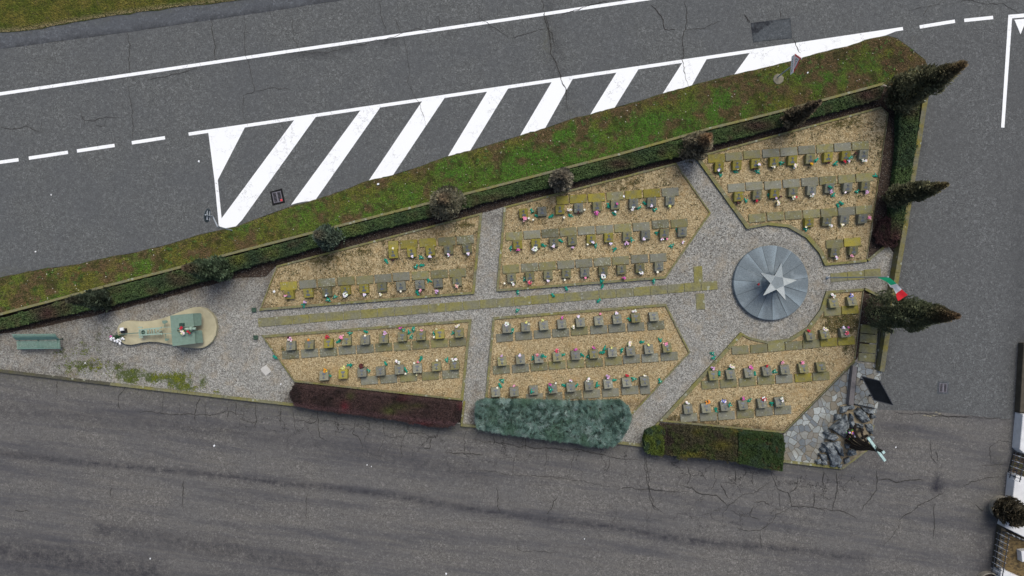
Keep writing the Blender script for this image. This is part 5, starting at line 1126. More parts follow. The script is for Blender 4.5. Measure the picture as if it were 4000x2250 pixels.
shh = lambda x: 1.28 - (x - 808) / 320 * .30
outl = [(808, 175), (1105, 145), (1118, 318), (935, 325), (905, 340), (900, 380), (925, 398), (1125, 372), (1138, 535), (840, 570)]
m = MB(); q3 = [GP(x, y, shh(x)) for x, y in outl]
mid = len(q3)
top_ = [tuple(p_) for p_ in q3]; lo_ = [(p_.x, p_.y, p_.z - .03) for p_ in q3]
res = delaunay_2d_cdt([Vector((p_[0], p_[1])) for p_ in top_], [], [list(range(mid))], 1, 1e-6)
def zat(x, y): return min(((a[0] - x) ** 2 + (a[1] - y) ** 2, a[2]) for a in top_)[1]
V_ = [(p_.x, p_.y, zat(p_.x, p_.y)) for p_ in res[0]]; nn = len(V_)
F_ = [tuple(f) if (res[0][f[1]] - res[0][f[0]]).cross(res[0][f[2]] - res[0][f[0]]) > 0 else tuple(f)[::-1] for f in res[2]]
m.add(V_ + [(x, y, z - .03) for x, y, z in V_], F_ + [tuple(nn + i for i in f[::-1]) for f in F_] + [(i, (i + 1) % nn, nn + (i + 1) % nn, nn + i) for i in range(nn)])
sh = m.build('shield', M['green_paint'], gun)
for y in (180, 360, 540):
    pass
m = MB()
for i in range(9):
    for yy in (190, 520): m.tube(GP(830 + i * 30, yy, shh(830 + i * 30) + .002), GP(830 + i * 30, yy, shh(830 + i * 30) + .014), .012, n=6)
m.build('rivet', M['green_paint'], sh)
for q in ([(1106, 147), (1198, 142), (1215, 155), (1215, 295), (1205, 302), (1119, 312)], [(1126, 370), (1212, 364), (1222, 372), (1235, 520), (1225, 528), (1138, 532)]):
    m = MB(); pts = [GP(x, y, .97 - (x - 1106) / 110 * .36) for x, y in q]; m.plate(pts, .025); m.build('shield_flap', M['green_paint'], gun)
m = MB(); m.tube(GP(880, 356, 1.05), GP(1075, 346, 1.16), .066, .066, 16); m.tube(GP(1065, 346, 1.16), GP(1095, 345, 1.17), .095, .095, 16); m.tube(GP(1095, 345, 1.17), GP(1140, 343, 1.18), .065, .06, 14); m.build('barrel', M['light_paint'], gun, True)
for y in (235, 480):
    w_ = MB(); c0 = GP(985, y, PH + .42); w_.tube(c0 + Vector((0, -.07, 0)), c0 + Vector((0, .07, 0)), .42, n=28); tw = w_.build('wheel', M['black'], gun)
    w_ = MB(); w_.tube(c0 + Vector((0, -.075, 0)), c0 + Vector((0, .075, 0)), .24, n=20); w_.build('rim', M['green_paint'], tw)
m = MB(); m.tube(GP(985, 235, PH + .42), GP(985, 480, PH + .42), .05); m.build('axle', M['green_paint'], gun)
m = MB(); hT = .62
def gbar(a, b_, w, h1, h2=None, t=.05):
    A = GP(*a, h1); B = GP(*b_, h2 or h1); d = (B - A).normalized(); nr = Vector((-d.y, d.x, 0)).normalized() * w / 2; up = Vector((0, 0, t))
    m.plate([A + nr + up, A - nr + up, B - nr + up, B + nr + up], t)
gbar((415, 358), (700, 332), .06, hT); gbar((415, 428), (700, 408), .06, hT); gbar((505, 350), (508, 425), .06, hT, None, .045); gbar((605, 342), (607, 415), .045, hT, None, .045)
gbar((416, 350), (418, 435), .045, hT, None, .045); gbar((700, 326), (900, 318), .025, hT, .75); gbar((700, 410), (900, 402), .025, hT, .75); gbar((700, 318), (702, 340), .04, hT, None, .06); gbar((704, 400), (706, 424), .04, hT, None, .06)
gbar((402, 328), (455, 325), .05, hT - .03); gbar((414, 455), (466, 450), .05, hT - .03)
gbar((545, 352), (547, 415), .02, hT - .02); gbar((575, 350), (577, 415), .02, hT - .02)
for s0 in (0, 1): m.tube(GP(430, 360 + 60 * s0, hT), GP(430, 360 + 60 * s0, PH + .01), .022)
m.tube(GP(690, 370, hT), GP(690, 370, PH + .01), .03)
fr = m.build('trail_frame', M['light_paint'], gun)
m = MB()
for (xx, yy, r1) in ((461, 391, .125), (650, 374, .09)):
    nn = 20
    vv = [];
    for i in range(nn):
        t = 2 * math.pi * i / nn
        for rr, dz in ((r1, .03), (r1 - .03, .03), (r1 - .03, -.02), (r1, -.02)): vv.append(GP(xx, yy, hT + .03 + dz) + Vector((math.cos(t) * rr, math.sin(t) * rr, 0)))
    m.add(vv, [(4 * i + k, 4 * ((i + 1) % nn) + k, 4 * ((i + 1) % nn) + (k + 1) % 4, 4 * i + (k + 1) % 4) for i in range(nn) for k in range(4)])
m.tube(GP(446, 380, hT), GP(446, 402, hT), .012); m.tube(GP(470, 380, hT), GP(470, 402, hT), .012)
rm_ = m.build('ring_mount', M['light_paint'], gun)
m = MB(); c0 = GP(461, 391, hT - .05); m.tube(c0, c0 + Vector((0, 0, .03)), .10, n=16); m.build('ring_shadow_plate'.replace('ring_shadow', 'base'), M['bench_dark'], rm_)  # dark disc put in as the shade inside the ring opening
for q, st in (([(705, 240), (760, 235), (782, 258), (740, 280), (712, 278)], ((740, 280), (740, 325))), ([(735, 470), (800, 475), (778, 502), (745, 500)], ((757, 470), (750, 408)))):
    m = MB(); m.plate([GP(x, y, .66) for x, y in q], .03); m.tube(GP(*st[0], .64), GP(*st[1], .62), .016); m.build('gunner_seat', M['green_paint'], gun)
m = MB(); m.tube(GP(410, 396, hT + .02), GP(165, 418, PH + .10), .022, .018); m.build('towing_bar', M['green_paint'], gun)
m = MB(); c0 = GP(960, 290, shh(960) + .04); m.box(c0, (.20, .13, .09), .03, None, .01); m.build('sight_box', M['bench_dark'], gun)
for (zx, zy, code, sz, h, lb) in ((960, 335, 'r', 1, 1.25, 'red flowers standing on the barrel of the field gun'), (965, 385, 'wy', 2, 1.15, 'white and yellow flowers lying in the slot of the gun shield'), (1050, 388, 'wr', 1, 1.15, 'small white and red flowers at the right of the gun shield slot')):
    x, y, _ = P(*ZG(zx, zy), h + .15); o = bpy.data.objects.new('flower_bouquet', BM[code, sz]); C.objects.link(o); o.location = (x, y, h - .02); o.scale = (1.2,) * 3; tag(o, lb, 'flowers', 'flowers laid on the field gun')
# lantern and wreath at the tail
x, y, _ = P(*ZG(202, 372), .45); root = empty('grave_lantern', (x, y, PH)); tag(root, 'black lantern with white top at the narrow end of the gun plinth', 'lantern')
m = MB(); m.box((0, 0, .10), (.22, .20, .20), .2, None, .015); m.build('lantern_body', M['black'], root)
m = MB(); m.box((-.01, .08, .245), (.16, .15, .09), .2, None, .02); m.build('lantern_top', M['paper'], root)
x, y, _ = P(*ZG(125, 455), .35); root = empty('funeral_wreath', (x, y, .0)); tag(root, 'spray of white flowers with one magenta bloom over the plinth tail', 'wreath')
m = MB(); pts = [(-75, 20), (-60, 8), (-35, 28), (-20, 45), (5, 40), (30, 30), (40, 15), (15, 55), (0, 58), (45, 50), (-48, 14), (-68, 30), (60, 20), (20, 30), (-30, 10), (80, 8), (95, 22), (48, 82), (40, 74)]
for i, (a, b_) in enumerate(pts):
    cx_, cy_ = a / 3.309 / S, -b_ / 3.309 / S; cz = .40 + random.uniform(-.04, .05)
    colr = (.86, .87, .90); vs = [(cx_, cy_, cz + .03)]; r = .055
    for k in range(10): t = k * math.pi / 5; vs.append((cx_ + math.cos(t) * r * (1 if k % 2 else .7), cy_ + math.sin(t) * r * (1 if k % 2 else .7), cz))
    vs.append((cx_, cy_, cz - .04)); m.add(vs, [(0, 1 + k, 1 + (k + 1) % 10) for k in range(10)] + [(11, 1 + (k + 1) % 10, 1 + k) for k in range(10)], colr)
for (a, b_) in ((-72, -18), (-80, -8), (-62, -12)):
    cx_, cy_ = a / 3.309 / S, -b_ / 3.309 / S; m.add([(cx_ - .04, cy_, .42), (cx_, cy_ - .04, .42), (cx_ + .04, cy_, .42), (cx_, cy_ + .04, .42), (cx_, cy_, .46)], [(0, 1, 4), (1, 2, 4), (2, 3, 4), (3, 0, 4)], (.62, .12, .42))
m.build('blossom', M['petal'], root, colors=True)
n = 260; X = RNG.normal(.04, .13, n); Y = RNG.normal(.0, .07, n)
fastmesh('foliage', tris(X, Y, RNG.uniform(.30, .40, n), RNG.uniform(.02, .05, n), .5, .4), 3, cmix([(.02, .06, .03), (.035, .09, .04)], n), M['leaf'], root)
m = MB(); m.tube((.05, 0, .0), (.02, 0, .34), .05, .07, 8); m.build('wreath_stand', M['bench_dark'], root)

# ---------------------------------------------------------------- bench
ZBn = Z(20, 1280, 6.067)
bx, by, _ = P(*ZBn(780, 395), .45); root = empty('park_bench', (bx, by, GZ)); tag(root, 'green slatted metal bench at the left edge of the gravel yard', 'bench')
def BP(x, y, h): a = P(*ZBn(x, y), h); return Vector((a[0] - bx, a[1] - by, h - GZ))
m = MB()
for i in range(7):
    y0 = 312 + i * 28.5; m.plate([BP(268 + i * 1.5, y0 + 3, .50), BP(1296 + i * 1.5, y0 - 8, .50), BP(1296 + i * 1.5, y0 + 9, .50), BP(268 + i * 1.5, y0 + 20, .50)], .025)
m.plate([BP(285, 506, .48), BP(1322, 488, .48), BP(1322, 500, .40), BP(285, 522, .40)], .02)
m.build('seat', M['bench_paint'], root)
m = MB()
for (y0, hh) in ((164, .92), (193, .88), (214, .83)):
    m.plate([BP(158 + (y0 - 164) * .5, y0 - 4, hh), BP(1188 + (y0 - 164) * .5, y0 - 14, hh), BP(1190 + (y0 - 164) * .5, y0 + 2, hh - .012), BP(158 + (y0 - 164) * .5, y0 + 12, hh - .012)], .025)
m.plate([BP(195, 232, .80), BP(1212, 220, .80), BP(1290, 283, .56), BP(262, 294, .56)], .02)
m.build('backrest', M['bench_paint'], root)
for xx in (330, 780, 1240):
    m = MB(); a = BP(xx, 300, .45); b_ = BP(xx, 490, .45)
    m.tube(a, b_, .02, n=6); m.tube(a, (a.x, a.y + .05, 0), .022, n=6); m.tube(b_, (b_.x, b_.y, 0), .022, n=6); c = BP(xx - 75, 175, .86); m.tube(a, c, .02, n=6); m.build('leg', M['bench_dark'], root)

# ---------------------------------------------------------------- marble tablet
x, y, _ = P(1037.6, 1447, .12); m = MB(); m.box((0, 0, .02), (.33, .40, .04), math.radians(38), None, .006); o = m.build('marble_tablet', M['conc']); 
o.data.materials.clear(); o.data.materials.append(plain_mat('pale_marble', (.50, .49, .46), .5, .08)); o.location = (x, y, GZ); tag(o, 'pale rectangular marble tablet lying on the gravel left of lower left bed', 'tablet')

# ---------------------------------------------------------------- crazy paving, board, rock mound, cross
crz = [(3339, 1412), (3352, 1418), (3440, 1428), (3443, 1449), (3428, 1594), (3412, 1655), (3387, 1752), (3292, 1826), (3061, 1800), (3061, 1694)]
sheet('crazy_paving', crz, GZ + .02, M['crazy'], .3)
line_kerb('kerb', [(3340, 1412), (3200, 1552), (3060, 1693)], .10, 0, .17, M['kerb_dark'], 'dark edging kerb between the lower right bed and crazy paving')
line_kerb('kerb', [(3060, 1802), (3290, 1829), (3388, 1755), (3412, 1660)], .12, 0, .15, M['kerb'], 'mossy kerb round the outer corner of the crazy paving')
m = MB(); m.prism([P(*ZM(*p_), .35)[:2] for p_ in [(1042, 310), (1085, 322), (1048, 690), (1003, 680)]], 0, .35, None, .015); tag(m.build('low_wall', plain_mat('grey_render', (.155, .145, .145), .9, .25, scale=3)), 'narrow grey rendered wall between crazy paving and board plinth', 'wall')
m = MB(); m.prism([P(*ZM(*p_), .30)[:2] for p_ in [(1090, 322), (1315, 360), (1275, 715), (1052, 668)]], 0, .30, None, .01); tag(m.build('stone_platform', M['crazy']), 'raised platform of irregular pale stones under the black board', 'platform')
b0 = P(3425, 1526, 1.25); root = empty('information_board', (b0[0], b0[1], .30)); tag(root, 'black tilted information board standing on the stone platform', 'board')
def KP(u, v, h): a = P(u, v, h); return Vector((a[0] - b0[0], a[1] - b0[1], a[2] - .30))
ul, ur, lr, ll = KP(3366, 1470.7, 1.05), KP(3436.5, 1488.5, 1.62), KP(3488, 1581.7, 1.62), KP(3413.7, 1561.8, 1.05)
m = MB(); m.plate([ul, ur, lr, ll], .05); m.build('panel', M['black'], root)
m = MB(); fcol = plain_mat('board_frame', (.05, .055, .065), .4, .2); 
for a, c in ((ul, ur), (ur, lr), (lr, ll), (ll, ul)): m.tube(a, c, .022, n=6)
m.build('frame', fcol, root)
for a, c in ((ul, ur), (ll, lr)):
    p_ = a.lerp(c, .5); q_ = (ul + lr) / 2; p_ = p_.lerp(q_, .3); m = MB(); m.tube((p_.x, p_.y, p_.z - .06), (p_.x, p_.y, -.02), .035, n=8); m.build('leg', fcol, root)
# rock mound
rx, ry, _ = P(*ZM(1040, 960), .2); mound = empty('rock_mound', (rx, ry, GZ)); tag(mound, 'mound of dark slate boulders set in sandy mortar beside crazy paving', 'rock mound')
def MP(x, y, h): a = P(*ZM(x, y), h); return (a[0] - rx, a[1] - ry, h - GZ)
mo = [(930, 690), (1010, 670), (1130, 700), (1245, 730), (1235, 850), (1235, 960), (1180, 1110), (950, 1275), (860, 1262), (690, 1240), (720, 1180), (780, 1040), (800, 950), (850, 900), (890, 800)]
m = MB(); m.prism([MP(x, y, .22)[:2] for x, y in mo], 0, .10, None, .03); m.prism([MP(x, y, .3)[:2] for x, y in [(960, 730), (1200, 780), (1200, 980), (1060, 1120), (900, 1150), (830, 1000), (930, 850)]], .05, .26, None, .08); m.build('mortar_bed', M['cement'], mound)
rocks = [([(850, 912), (935, 830), (990, 765), (1010, 860), (1005, 950), (980, 1003)], .50), ([(775, 1048), (850, 1030), (905, 1140), (950, 1210), (910, 1275), (855, 1250), (820, 1160)], .42), ([(855, 1045), (905, 1020), (945, 1085), (965, 1180), (925, 1150)], .50), ([(800, 1005), (822, 952), (885, 955), (915, 985), (870, 1025)], .40),
         ([(1070, 760), (1120, 712), (1190, 780), (1215, 835), (1150, 855), (1085, 800)], .52), ([(1025, 760), (1050, 790), (1060, 870), (1040, 910), (1015, 850)], .55), ([(940, 700), (1010, 692), (985, 750), (930, 760)], .35), ([(890, 770), (940, 768), (930, 810), (880, 830)], .32), ([(965, 1055), (1040, 1035), (1055, 1078), (980, 1095)], .45),
         ([(690, 1205), (738, 1185), (750, 1235), (705, 1238)], .22), ([(725, 1140), (790, 1150), (810, 1210), (755, 1205)], .26), ([(1125, 702), (1240, 728), (1242, 768), (1160, 752)], .34), ([(1000, 1100), (1070, 1090), (1085, 1150), (1010, 1165)], .40), ([(880, 1252), (945, 1235), (928, 1278)], .20), ([(1155, 862), (1230, 860), (1240, 965), (1180, 930)], .40), ([(1070, 850), (1140, 862), (1150, 900), (1080, 900)], .42), ([(735, 1090), (780, 1070), (800, 1120), (750, 1135)], .22), ([(960, 1190), (1010, 1170), (1020, 1210), (965, 1240)], .26)]
_r = random.Random(5)
for k in range(60):
    if len(rocks) > 27: break
    x0, y0 = _r.uniform(760, 1235), _r.uniform(700, 1260)
    if not inpoly(np.array([x0]), np.array([y0]), mo)[0] or any(math.hypot(x0 - sum(a[0] for a in q) / len(q), y0 - sum(a[1] for a in q) / len(q)) < 48 for q, _ in rocks): continue
    rocks.append(([(x0 + math.cos(t * 1.05 + k) * _r.uniform(20, 36), y0 + math.sin(t * 1.05 + k) * _r.uniform(18, 32)) for t in range(6)], _r.uniform(.24, .38)))
for q, h in rocks:
    m = MB(); c_ = [sum(p_[i] for p_ in q) / len(q) for i in (0, 1)]; ring0 = []; ring1 = []; ring2 = []
    dq = dens(q, 26)
    for x, y in dq:
        ring0.append((*MP(x, y, h)[:2], .02)); jx, jy = random.uniform(-5, 5), random.uniform(-5, 5)
        ring1.append((*MP(x + (c_[0] - x) * .06 + jx * .5, y + (c_[1] - y) * .06 + jy * .5, h)[:2], h * random.uniform(.72, .88))); f = .30
        ring2.append((*MP(x + (c_[0] - x) * f + jx, y + (c_[1] - y) * f + jy, h)[:2], h * random.uniform(.82, 1.02)))
    n = len(dq); vv = ring0 + ring1 + ring2 + [(*MP(*c_, h)[:2], h)]
    ff = [(k * n + i, (k + 1) * n + i, (k + 1) * n + (i + 1) % n, k * n + (i + 1) % n) for k in (0, 1) for i in range(n)] + [(2 * n + (i + 1) % n, 2 * n + i, 3 * n) for i in range(n)]
    m.add(vv, ff); o = m.build('boulder', M['rock'], mound)
    bm_ = o.data; bm_.flip_normals() if bm_.polygons[-1].normal.z < 0 else None
# cross with bronze drapery
kx, ky, _ = P(3316, 1702); root = empty('memorial_cross', (kx, ky, .25)); tag(root, 'tall pale metal cross wrapped in dark bronze drapery on the rock mound', 'cross')
def XP(u, v, h): a = P(u, v, h); return Vector((a[0] - kx, a[1] - ky, h - .25))
ZX = Z(3250, 1640, 4.096)
c1 = XP(*ZX(705, 445), 2.45); tp = XP(*ZX(826, 520), 3.05); c1 = Vector((tp.x * .96, tp.y * .96, c1.z))
def beam(mb, a, b_, w, t, col=None):
    a = Vector(a); b_ = Vector(b_); d = (b_ - a).normalized(); s_ = d.cross(Vector((0, 0, 1)))
    if s_.length < .3: s_ = ARM.copy()
    s_.normalize(); u2 = d.cross(s_).normalized(); vs = [p_ + s_ * i * w / 2 + u2 * j * t / 2 for p_ in (a, b_) for i, j in ((-1, -1), (1, -1), (1, 1), (-1, 1))]
    mb.add(vs, [(0, 1, 2, 3), (7, 6, 5, 4), (0, 4, 5, 1), (1, 5, 6, 2), (2, 6, 7, 3), (3, 7, 4, 0)])
e1 = XP(*ZX(572, 282), 2.45); e2 = XP(*ZX(845, 655), 2.45); ARM = (e2 - e1).normalized()
m = MB(); beam(m, e1, e2, .11, .09); m.build('cross_arm', M['patina'], root)
m = MB(); mid_ = (e1 + e2) / 2; beam(m, (0, 0, -.1), tp - Vector((0, 0, .03)), .10, .10); m.build('cross_shaded_shaft', M['bronze'], root)
m = MB(); beam(m, tp - Vector((0, 0, .03)), tp + Vector((0, 0, .012)), .112, .112); m.build('cross_lit_top', M['patina'], root)  # shaft coloured dark for its shaded sides, cap pale for its lit top
m = MB()
for k in range(9):
    ph = k * .7; pts = []
    for i in range(12):
        f = i / 11; hgt = .15 + f * (2.2 - .12 * (k % 3)); rr = (.36 * (1 - f) ** 1.2 + .10) * (1 + .25 * math.sin(3 * f + k)); a = ph + f * 2.2
        base_ = Vector((tp.x * hgt / 2.8, tp.y * hgt / 2.8, hgt)); pts.append(base_ + Vector((math.cos(a) * rr, math.sin(a) * rr, 0)))
    for i in range(11):
        w0 = .075 * (1 - i / 14); m.tube(pts[i], pts[i + 1], w0, .075 * (1 - (i + 1) / 14), 7)
m.build('bronze_drapery', M['bronze'], root)
x, y, _ = P(3331, 1699, .9); o = bpy.data.objects.new('flower_bouquet', bouquet_mesh([(.45, .20, .55), (.75, .75, .85), (.8, .45, .1)], 14, .15, (.03, .22, .03), 12)); C.objects.link(o); o.location = (x, y, .62); o.scale = (1.25,) * 3; tag(o, 'purple and white flowers on the rocks at the foot of the cross', 'flowers')
m = MB(); m.tube((0, 0, 0), (0, 0, .40), .07, .10, 10)
vz = m.build('flower_pot', M['bronze']); vz.location = (x, y, .24); tag(vz, 'dark pot holding purple flowers at the foot of the cross', 'pot')

# ---------------------------------------------------------------- road signs
bx, by, _ = P(3036, 302.8); root = empty('road_sign', (bx, by, .02)); tag(root, 'triangular warning sign with red border on grey post in the verge', 'road sign')
m = MB(); m.tube((0, 0, 0), (0, 0, 2.65), .03, n=12); m.build('post', M['steel'], root)
m = MB(); cxo, cyo, _ = P(3038, 311); vv = [(cxo - bx + math.cos(t) * .25 * random.uniform(.88, 1.08), cyo - by + math.sin(t) * .25 * random.uniform(.88, 1.08)) for t in [k * math.pi / 9 for k in range(18)]]
m.prism(vv, -.02, .07, None, .015); m.build('footing', M['conc'], root)
dirx, diry, _ = Vector(P(3106.6, 210.5, 2.0)) - Vector(P(3101.4, 283, 2.0)); tv = Vector((dirx, diry, 0)).normalized(); nrm = Vector((-tv.y, tv.x, 0)); nrm = nrm if nrm.x < 0 else -nrm
cc = nrm * .045 + tv * .0
def SQ(a, h, off=0.0): return cc + tv * a + Vector((0, 0, h)) + nrm * off
def vplate(m, pts, t, off=0.0, col=None):
    f_ = [SQ(a, h, off) for a, h in pts]; b2 = [SQ(a, h, off - t) for a, h in pts]; n = len(pts)
    m.add(f_ + b2, [tuple(range(n)), tuple(range(2 * n - 1, n - 1, -1))] + [(i, n + i, n + (i + 1) % n, (i + 1) % n) for i in range(n)])
m = MB(); vplate(m, [(-.42, 2.0), (.42, 2.0), (0, 2.70)], .02, 0); tri = m.build('red_triangle', M['red'], root)
m = MB(); vplate(m, [(-.29, 2.07), (.29, 2.07), (0, 2.55)], .004, .006); m.build('white_field', M['paper'], tri)
m = MB(); vplate(m, [(-.40, 1.66), (.40, 1.66), (.40, 1.96), (-.40, 1.96)], .02, 0); pn = m.build('white_plate', M['paper'], root)
m = MB()
for i in range(7): vplate(m, [(-.30 + i * .085, 1.77), (-.25 + i * .085, 1.77), (-.25 + i * .085, 1.85), (-.30 + i * .085, 1.85)], .003, .005)
m.build('plate_marks', M['black'], pn)
m = MB()
for a, b_ in (((-.10, 2.12), (.02, 2.20)), ((.02, 2.20), (-.04, 2.28)), ((-.04, 2.28), (.06, 2.38)), ((.08, 2.12), (.13, 2.22)), ((.13, 2.22), (.06, 2.30))):
    d = Vector((b_[0] - a[0], b_[1] - a[1])).normalized(); q = Vector((-d.y, d.x)) * .018
    vplate(m, [(a[0] + q.x, a[1] + q.y), (a[0] - q.x, a[1] - q.y), (b_[0] - q.x, b_[1] - q.y), (b_[0] + q.x, b_[1] + q.y)], .003, .010)
m.build('black_symbol', M['black'], tri)
# cranked post with round sign seen from behind
bx, by, _ = P(907.7, 900.5); root = empty('road_sign', (bx, by, .02)); tag(root, 'round sign seen from behind on a cranked grey post by the hatching tip', 'road sign')
def LP(u, v, h): a = P(u, v, h); return Vector((a[0] - bx, a[1] - by, a[2] - .02))
k1 = LP(849.8, 884.8, 1.63); k2 = LP(831.6, 846, 1.68); k3 = LP(802.7, 838.9, 2.42)
m = MB(); m.tube((0, 0, 0), k1, .03, n=10); m.tube(k1, k2, .03, n=10); m.tube(k2, k3, .03, n=10); m.build('post', M['steel'], root)
ctr = (k2 + k3) / 2 + Vector((-.06, 0, .02)); m = MB(); m.tube(ctr, ctr + Vector((-.02, .003, 0)), .31, n=32); m.build('sign_disc', plain_mat('sign_back', (.055, .075, .09), .5, .15), root)
m = MB()
for dz in (-.12, .12): m.box(ctr + Vector((.03, 0, dz)), (.05, .40, .03)); 
m.build('bracket', M['steel'], root)

# ---------------------------------------------------------------- drains
def drain(u, v, rot, w, d, lb, red=False):
    x, y, _ = P(u, v); root = empty('drain_grate', (x, y, 0), rot); tag(root, lb, 'drain')
    m = MB(); m.prism([(-w / 2 - .09 + random.uniform(-.03, .03), -d / 2 - .09), (w / 2 + .09, -d / 2 - .08), (w / 2 + .08, d / 2 + .10), (-w / 2 - .08, d / 2 + .07)], .0, .006); m.build('surround', M['hole'] if red else M['patch'], root)
    m = MB(); m.box((0, 0, .010), (w, d, .006)); m.build('pit', M['hole'], root)
    m = MB(); e = .03
    for sx_ in (-1, 1): m.box((sx_ * (w / 2 - e / 2), 0, .022), (e, d, .016)); 
    for sy_ in (-1, 1): m.box((0, sy_ * (d / 2 - e / 2), .0218), (w - 2 * e, e, .0155))
    m.box((0, 0, .0215), (e * 2.0, d - 2 * e, .015))
    for k in range(7): m.box((0, -d / 2 + e + (k + .5) * (d - 2 * e) / 7.0, .0212), (w - 2 * e, .015, .0146))
    gr = m.build('grate', M['cast'], root)
    if red: m = MB(); m.box((w / 2 - .05, -d / 2 + .07, .033), (.09, .10, .006)); m.build('red_mark', M['red'], gr)
drain(1084, 770, math.radians(12), .42, .50, 'square iron drain grate with red paint between hatching stripes and grass', True)
drain(3683, 1514.6, math.radians(-3), .36, .42, 'small grey drain grate in the side road')

# ---------------------------------------------------------------- white cemetery wall, planters, railings (lower right corner)
def block(name, pts, z1, mat, lb, cat='wall', z0=0, bev=.02):
    m = MB(); m.prism([P(u, v, z1)[:2] for u, v in pts], z0, z1, None, bev); return tag(m.build(name, mat), lb, cat)
block('brown_ledge', [(4000, 1340), (4200, 1330), (4200, 1612), (3984, 1612)], .35, M['brownwall'], 'brown rendered ledge at the right edge above the white wall')
block('white_wall', [(3996, 1618), (4250, 1618), (4250, 1850), (4000, 1772), (3984, 1756)], .50, M['white'], 'white rendered wall block at the right edge, above the railing')
block('white_wall', [(3966, 1856), (4250, 1930), (4250, 2190), (4000, 2098), (3925, 2060), (3955, 1960)], .50, M['white'], 'white rendered wall block behind the circular planter')
block('white_wall', [(3912, 2222), (4000, 2262), (4200, 2340), (4200, 2500), (3880, 2500)], .50, M['white'], 'white rendered wall corner at the bottom right edge')
block('brown_ledge', [(3912, 2056), (3930, 2066), (3912, 2222), (3890, 2216)], .30, M['brownwall'], 'narrow brown ledge below the circular planter')
def railing(a, b_, lb, z0=.1, h=.75, side_=1):
    A = Vector(P(*a)); B = Vector(P(*b_)); root = empty('iron_railing', (A.x, A.y, z0)); tag(root, lb, 'railing'); d = B - A; L = d.length; d.normalize()
    m = MB(); m.tube((0, 0, h), d * L + Vector((0, 0, h)), .022, n=6); m.tube((0, 0, .12), d * L + Vector((0, 0, .12)), .02, n=6); m.tube((0, 0, h * .6), d * L + Vector((0, 0, h * .6)), .015, n=6); m.build('rail', M['rail'], root)
    n = max(3, int(L / .13))
    for i in range(n + 1):
        p_ = d * (L * i / n); m = MB(); m.tube((p_.x, p_.y, 0), (p_.x, p_.y, h + .08), .011, n=5); m.tube((p_.x, p_.y, h * .45), (p_.x, p_.y, h * .60), .03, .03, 6); m.build('baluster', M['paper'] if i % 2 else M['rail'], root)
railing((3955, 1762), (3930, 1862), 'short iron railing between the two white wall blocks')
railing((3890, 2066), (3864, 2226), 'iron railing below the circular planter beside the brown plot')
railing((3896, 2064), (4040, 2124), 'iron railing along the lower edge of the white wall block')
tilem, nt, b = newmat('brown_leaf_litter', .95); p = coords(nt, True, (1, 1.8, 1)); setc(nt, b, ramp(nt, noise(nt, p, 6, 4, .6), [(.35, (.05, .038, .022)), (.6, (.17, .12, .055)), (.75, (.10, .10, .04))]))
sheet('cemetery_plot', [(3912, 2066), (4200, 2180), (4200, 2330), (4000, 2262), (3895, 2222)], .10, tilem, .3)
sheet('cemetery_plot', [(3962, 1766), (4200, 1840), (4200, 1920), (3940, 1862)], .10, M['soil'], .3, {'weed': lambda U, V: .5 + 0 * U, 'dirt': lambda U, V: 0 * U})
def planter(u, v, r, lb, a0=0, a1=360):
    x, y, _ = P(u, v, .25); m = MB(); n = 36; vv = []
    for i in range(n):
        t = 2 * math.pi * i / n
        for rr, z in ((r, 0), (r, .25), (r - .05, .25), (r - .05, .12)): vv.append((math.cos(t) * rr, math.sin(t) * rr, z))
    m.add(vv, [(4 * i + k, 4 * ((i + 1) % n) + k, 4 * ((i + 1) % n) + k + 1, 4 * i + k + 1) for i in range(n) for k in range(3)])
    o = m.build('round_planter', plain_mat('planter_concrete', (.26, .24, .20), .9, .2)); o.location = (x, y, 0); tag(o, lb, 'planter')
    m = MB(); m.prism([(math.cos(2 * math.pi * i / 24) * (r - .05), math.sin(2 * math.pi * i / 24) * (r - .05)) for i in range(24)], 0.0, .13); c = m.build('planter_soil', M['soil'], o); return o
planter(3921, 1985, .52, 'circular concrete planter holding the dark round conifer')
planter(3868, 2282, .52, 'circular concrete planter cut by the bottom edge of the view')
# things standing on the plot
x, y, _ = P(4000, 2170, .3); m = MB(); m.box((0, 0, .15), (.35, .5, .30), .1, None, .02); o = m.build('grave_marker', M['white']); o.location = (x, y, .10); tag(o, 'white marble grave marker on the brown plot at the right edge', 'grave marker')

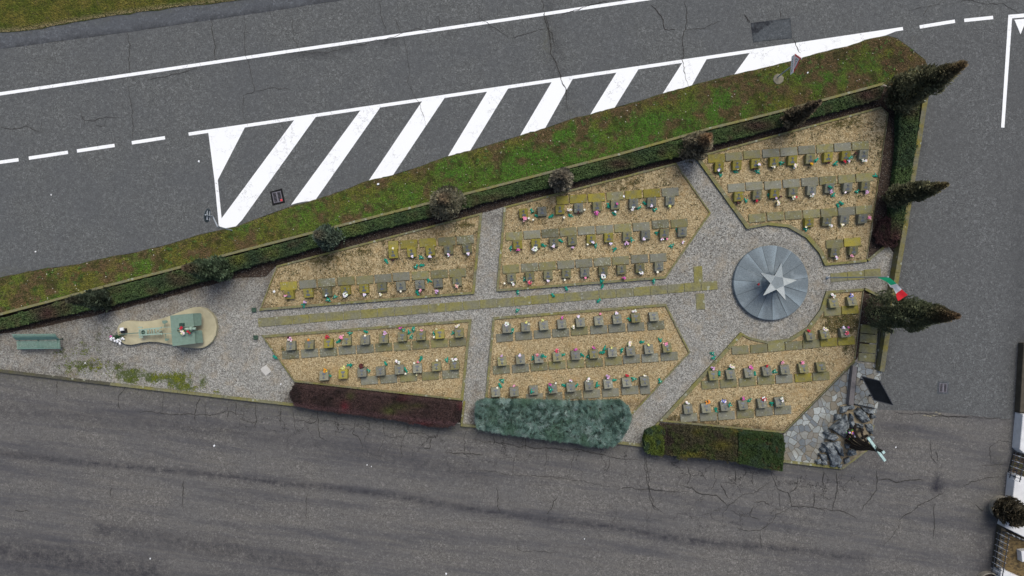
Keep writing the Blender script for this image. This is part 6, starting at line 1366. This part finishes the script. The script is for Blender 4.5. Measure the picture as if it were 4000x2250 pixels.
# ---------------------------------------------------------------- litter
LIT = [((777, 630), 1.2, 'white paper square on the road left of the hatched marking'), ((200, 761), .8, 'small white scrap on the open left part of the upper road'), ((139, 983), .9, 'pale scrap on the road near the left end of the verge'),
       ((1477, 719), 1.3, 'white paper strip on the verge edge below the third hatching stripe'), ((837, 1741), 1.2, 'white paper square on the lower road below the field gun'), ((333, 1418), .8, 'white scrap on the gravel between bench and moss'), ((587, 2182), .9, 'white scrap near the bottom edge of the lower road, left'),
       ((1097, 1500), .8, 'white scrap on the gravel beside the purple hedge end'), ((1434, 1816), .6, 'left one of two tiny white scraps below the purple hedge'), ((1451, 1822), .6, 'right one of two tiny white scraps below the purple hedge'), ((2283, 2105), .6, 'tiny white scrap on the lower road south of the juniper'),
       ((1743, 2241), 1.0, 'white scrap at the bottom edge of the lower road, centre'), ((3499, 1747), .8, 'pale round scrap on the asphalt right of the cross'), ((3155, 284), 1.0, 'white scrap on the verge right of the warning sign'), ((1071, 1139), 1.4, 'white torn paper in the left corner of the upper left bed'), ((2437, 767), 1.1, 'white petal-like scrap between slabs in the upper middle bed top row'), ((1014, 910), .5, 'x')][:-1]
for (u, v), s_, lb in LIT:
    z = BZ + .02 if lb.endswith('upper left bed') else (BZ + .075 if 'between slabs' in lb else (GZ + .012 if 'gravel' in lb else (.09 if 'verge' in lb and 'road near' not in lb else .012)))
    x, y, _ = P(u, v, z); m = MB(); a = .042 * s_; k = random.uniform(.7, 1)
    m.plate([(-a, -a * k, .004), (a * .9, -a * k * .8, .012), (a, a * k, .006), (-a * .8, a * k * .9, .014)], .003)
    o = m.build('paper_scrap', M['paper']); o.location = (x, y, z); o.rotation_euler = (0, 0, random.uniform(0, 1.5)); tag(o, lb, 'paper scrap', 'white scraps of litter')

# ---------------------------------------------------------------- light, camera
w = bpy.data.worlds.new('World'); bpy.context.scene.world = w; w.use_nodes = True; nt = w.node_tree
sky = nt.nodes.new('ShaderNodeTexSky'); sky.sky_type = 'NISHITA'; sky.sun_disc = False
EL, AZ = math.radians(58), math.radians(25)      # azimuth clockwise from +Y (north-east)
sky.sun_elevation = EL; sky.sun_rotation = AZ; sky.air_density = 1.0; sky.dust_density = 4.5; sky.ozone_density = 1.0
nt.links.new(sky.outputs[0], nt.nodes['Background'].inputs['Color']); nt.nodes['Background'].inputs['Strength'].default_value = .12
sd = bpy.data.lights.new('sun', 'SUN'); sd.energy = 1.5; sd.angle = math.radians(28); sd.color = (1.0, .985, .90)
so = bpy.data.objects.new('sun', sd); C.objects.link(so)
dv = Vector((math.sin(AZ) * math.cos(EL), math.cos(AZ) * math.cos(EL), math.sin(EL))); so.rotation_euler = dv.to_track_quat('Z', 'Y').to_euler(); so.location = dv * 60
cam = bpy.data.cameras.new('camera'); co = bpy.data.objects.new('camera', cam); C.objects.link(co); co.location = (0, 0, H); co.rotation_euler = (0, 0, 0)
cam.sensor_width = 36; cam.lens = 36 * H / (4000 / S); cam.clip_end = 2000; bpy.context.scene.camera = co
vs_ = bpy.context.scene.view_settings; vs_.view_transform = 'Standard'; vs_.look = 'None'; vs_.exposure = 0.05; vs_.gamma = 1
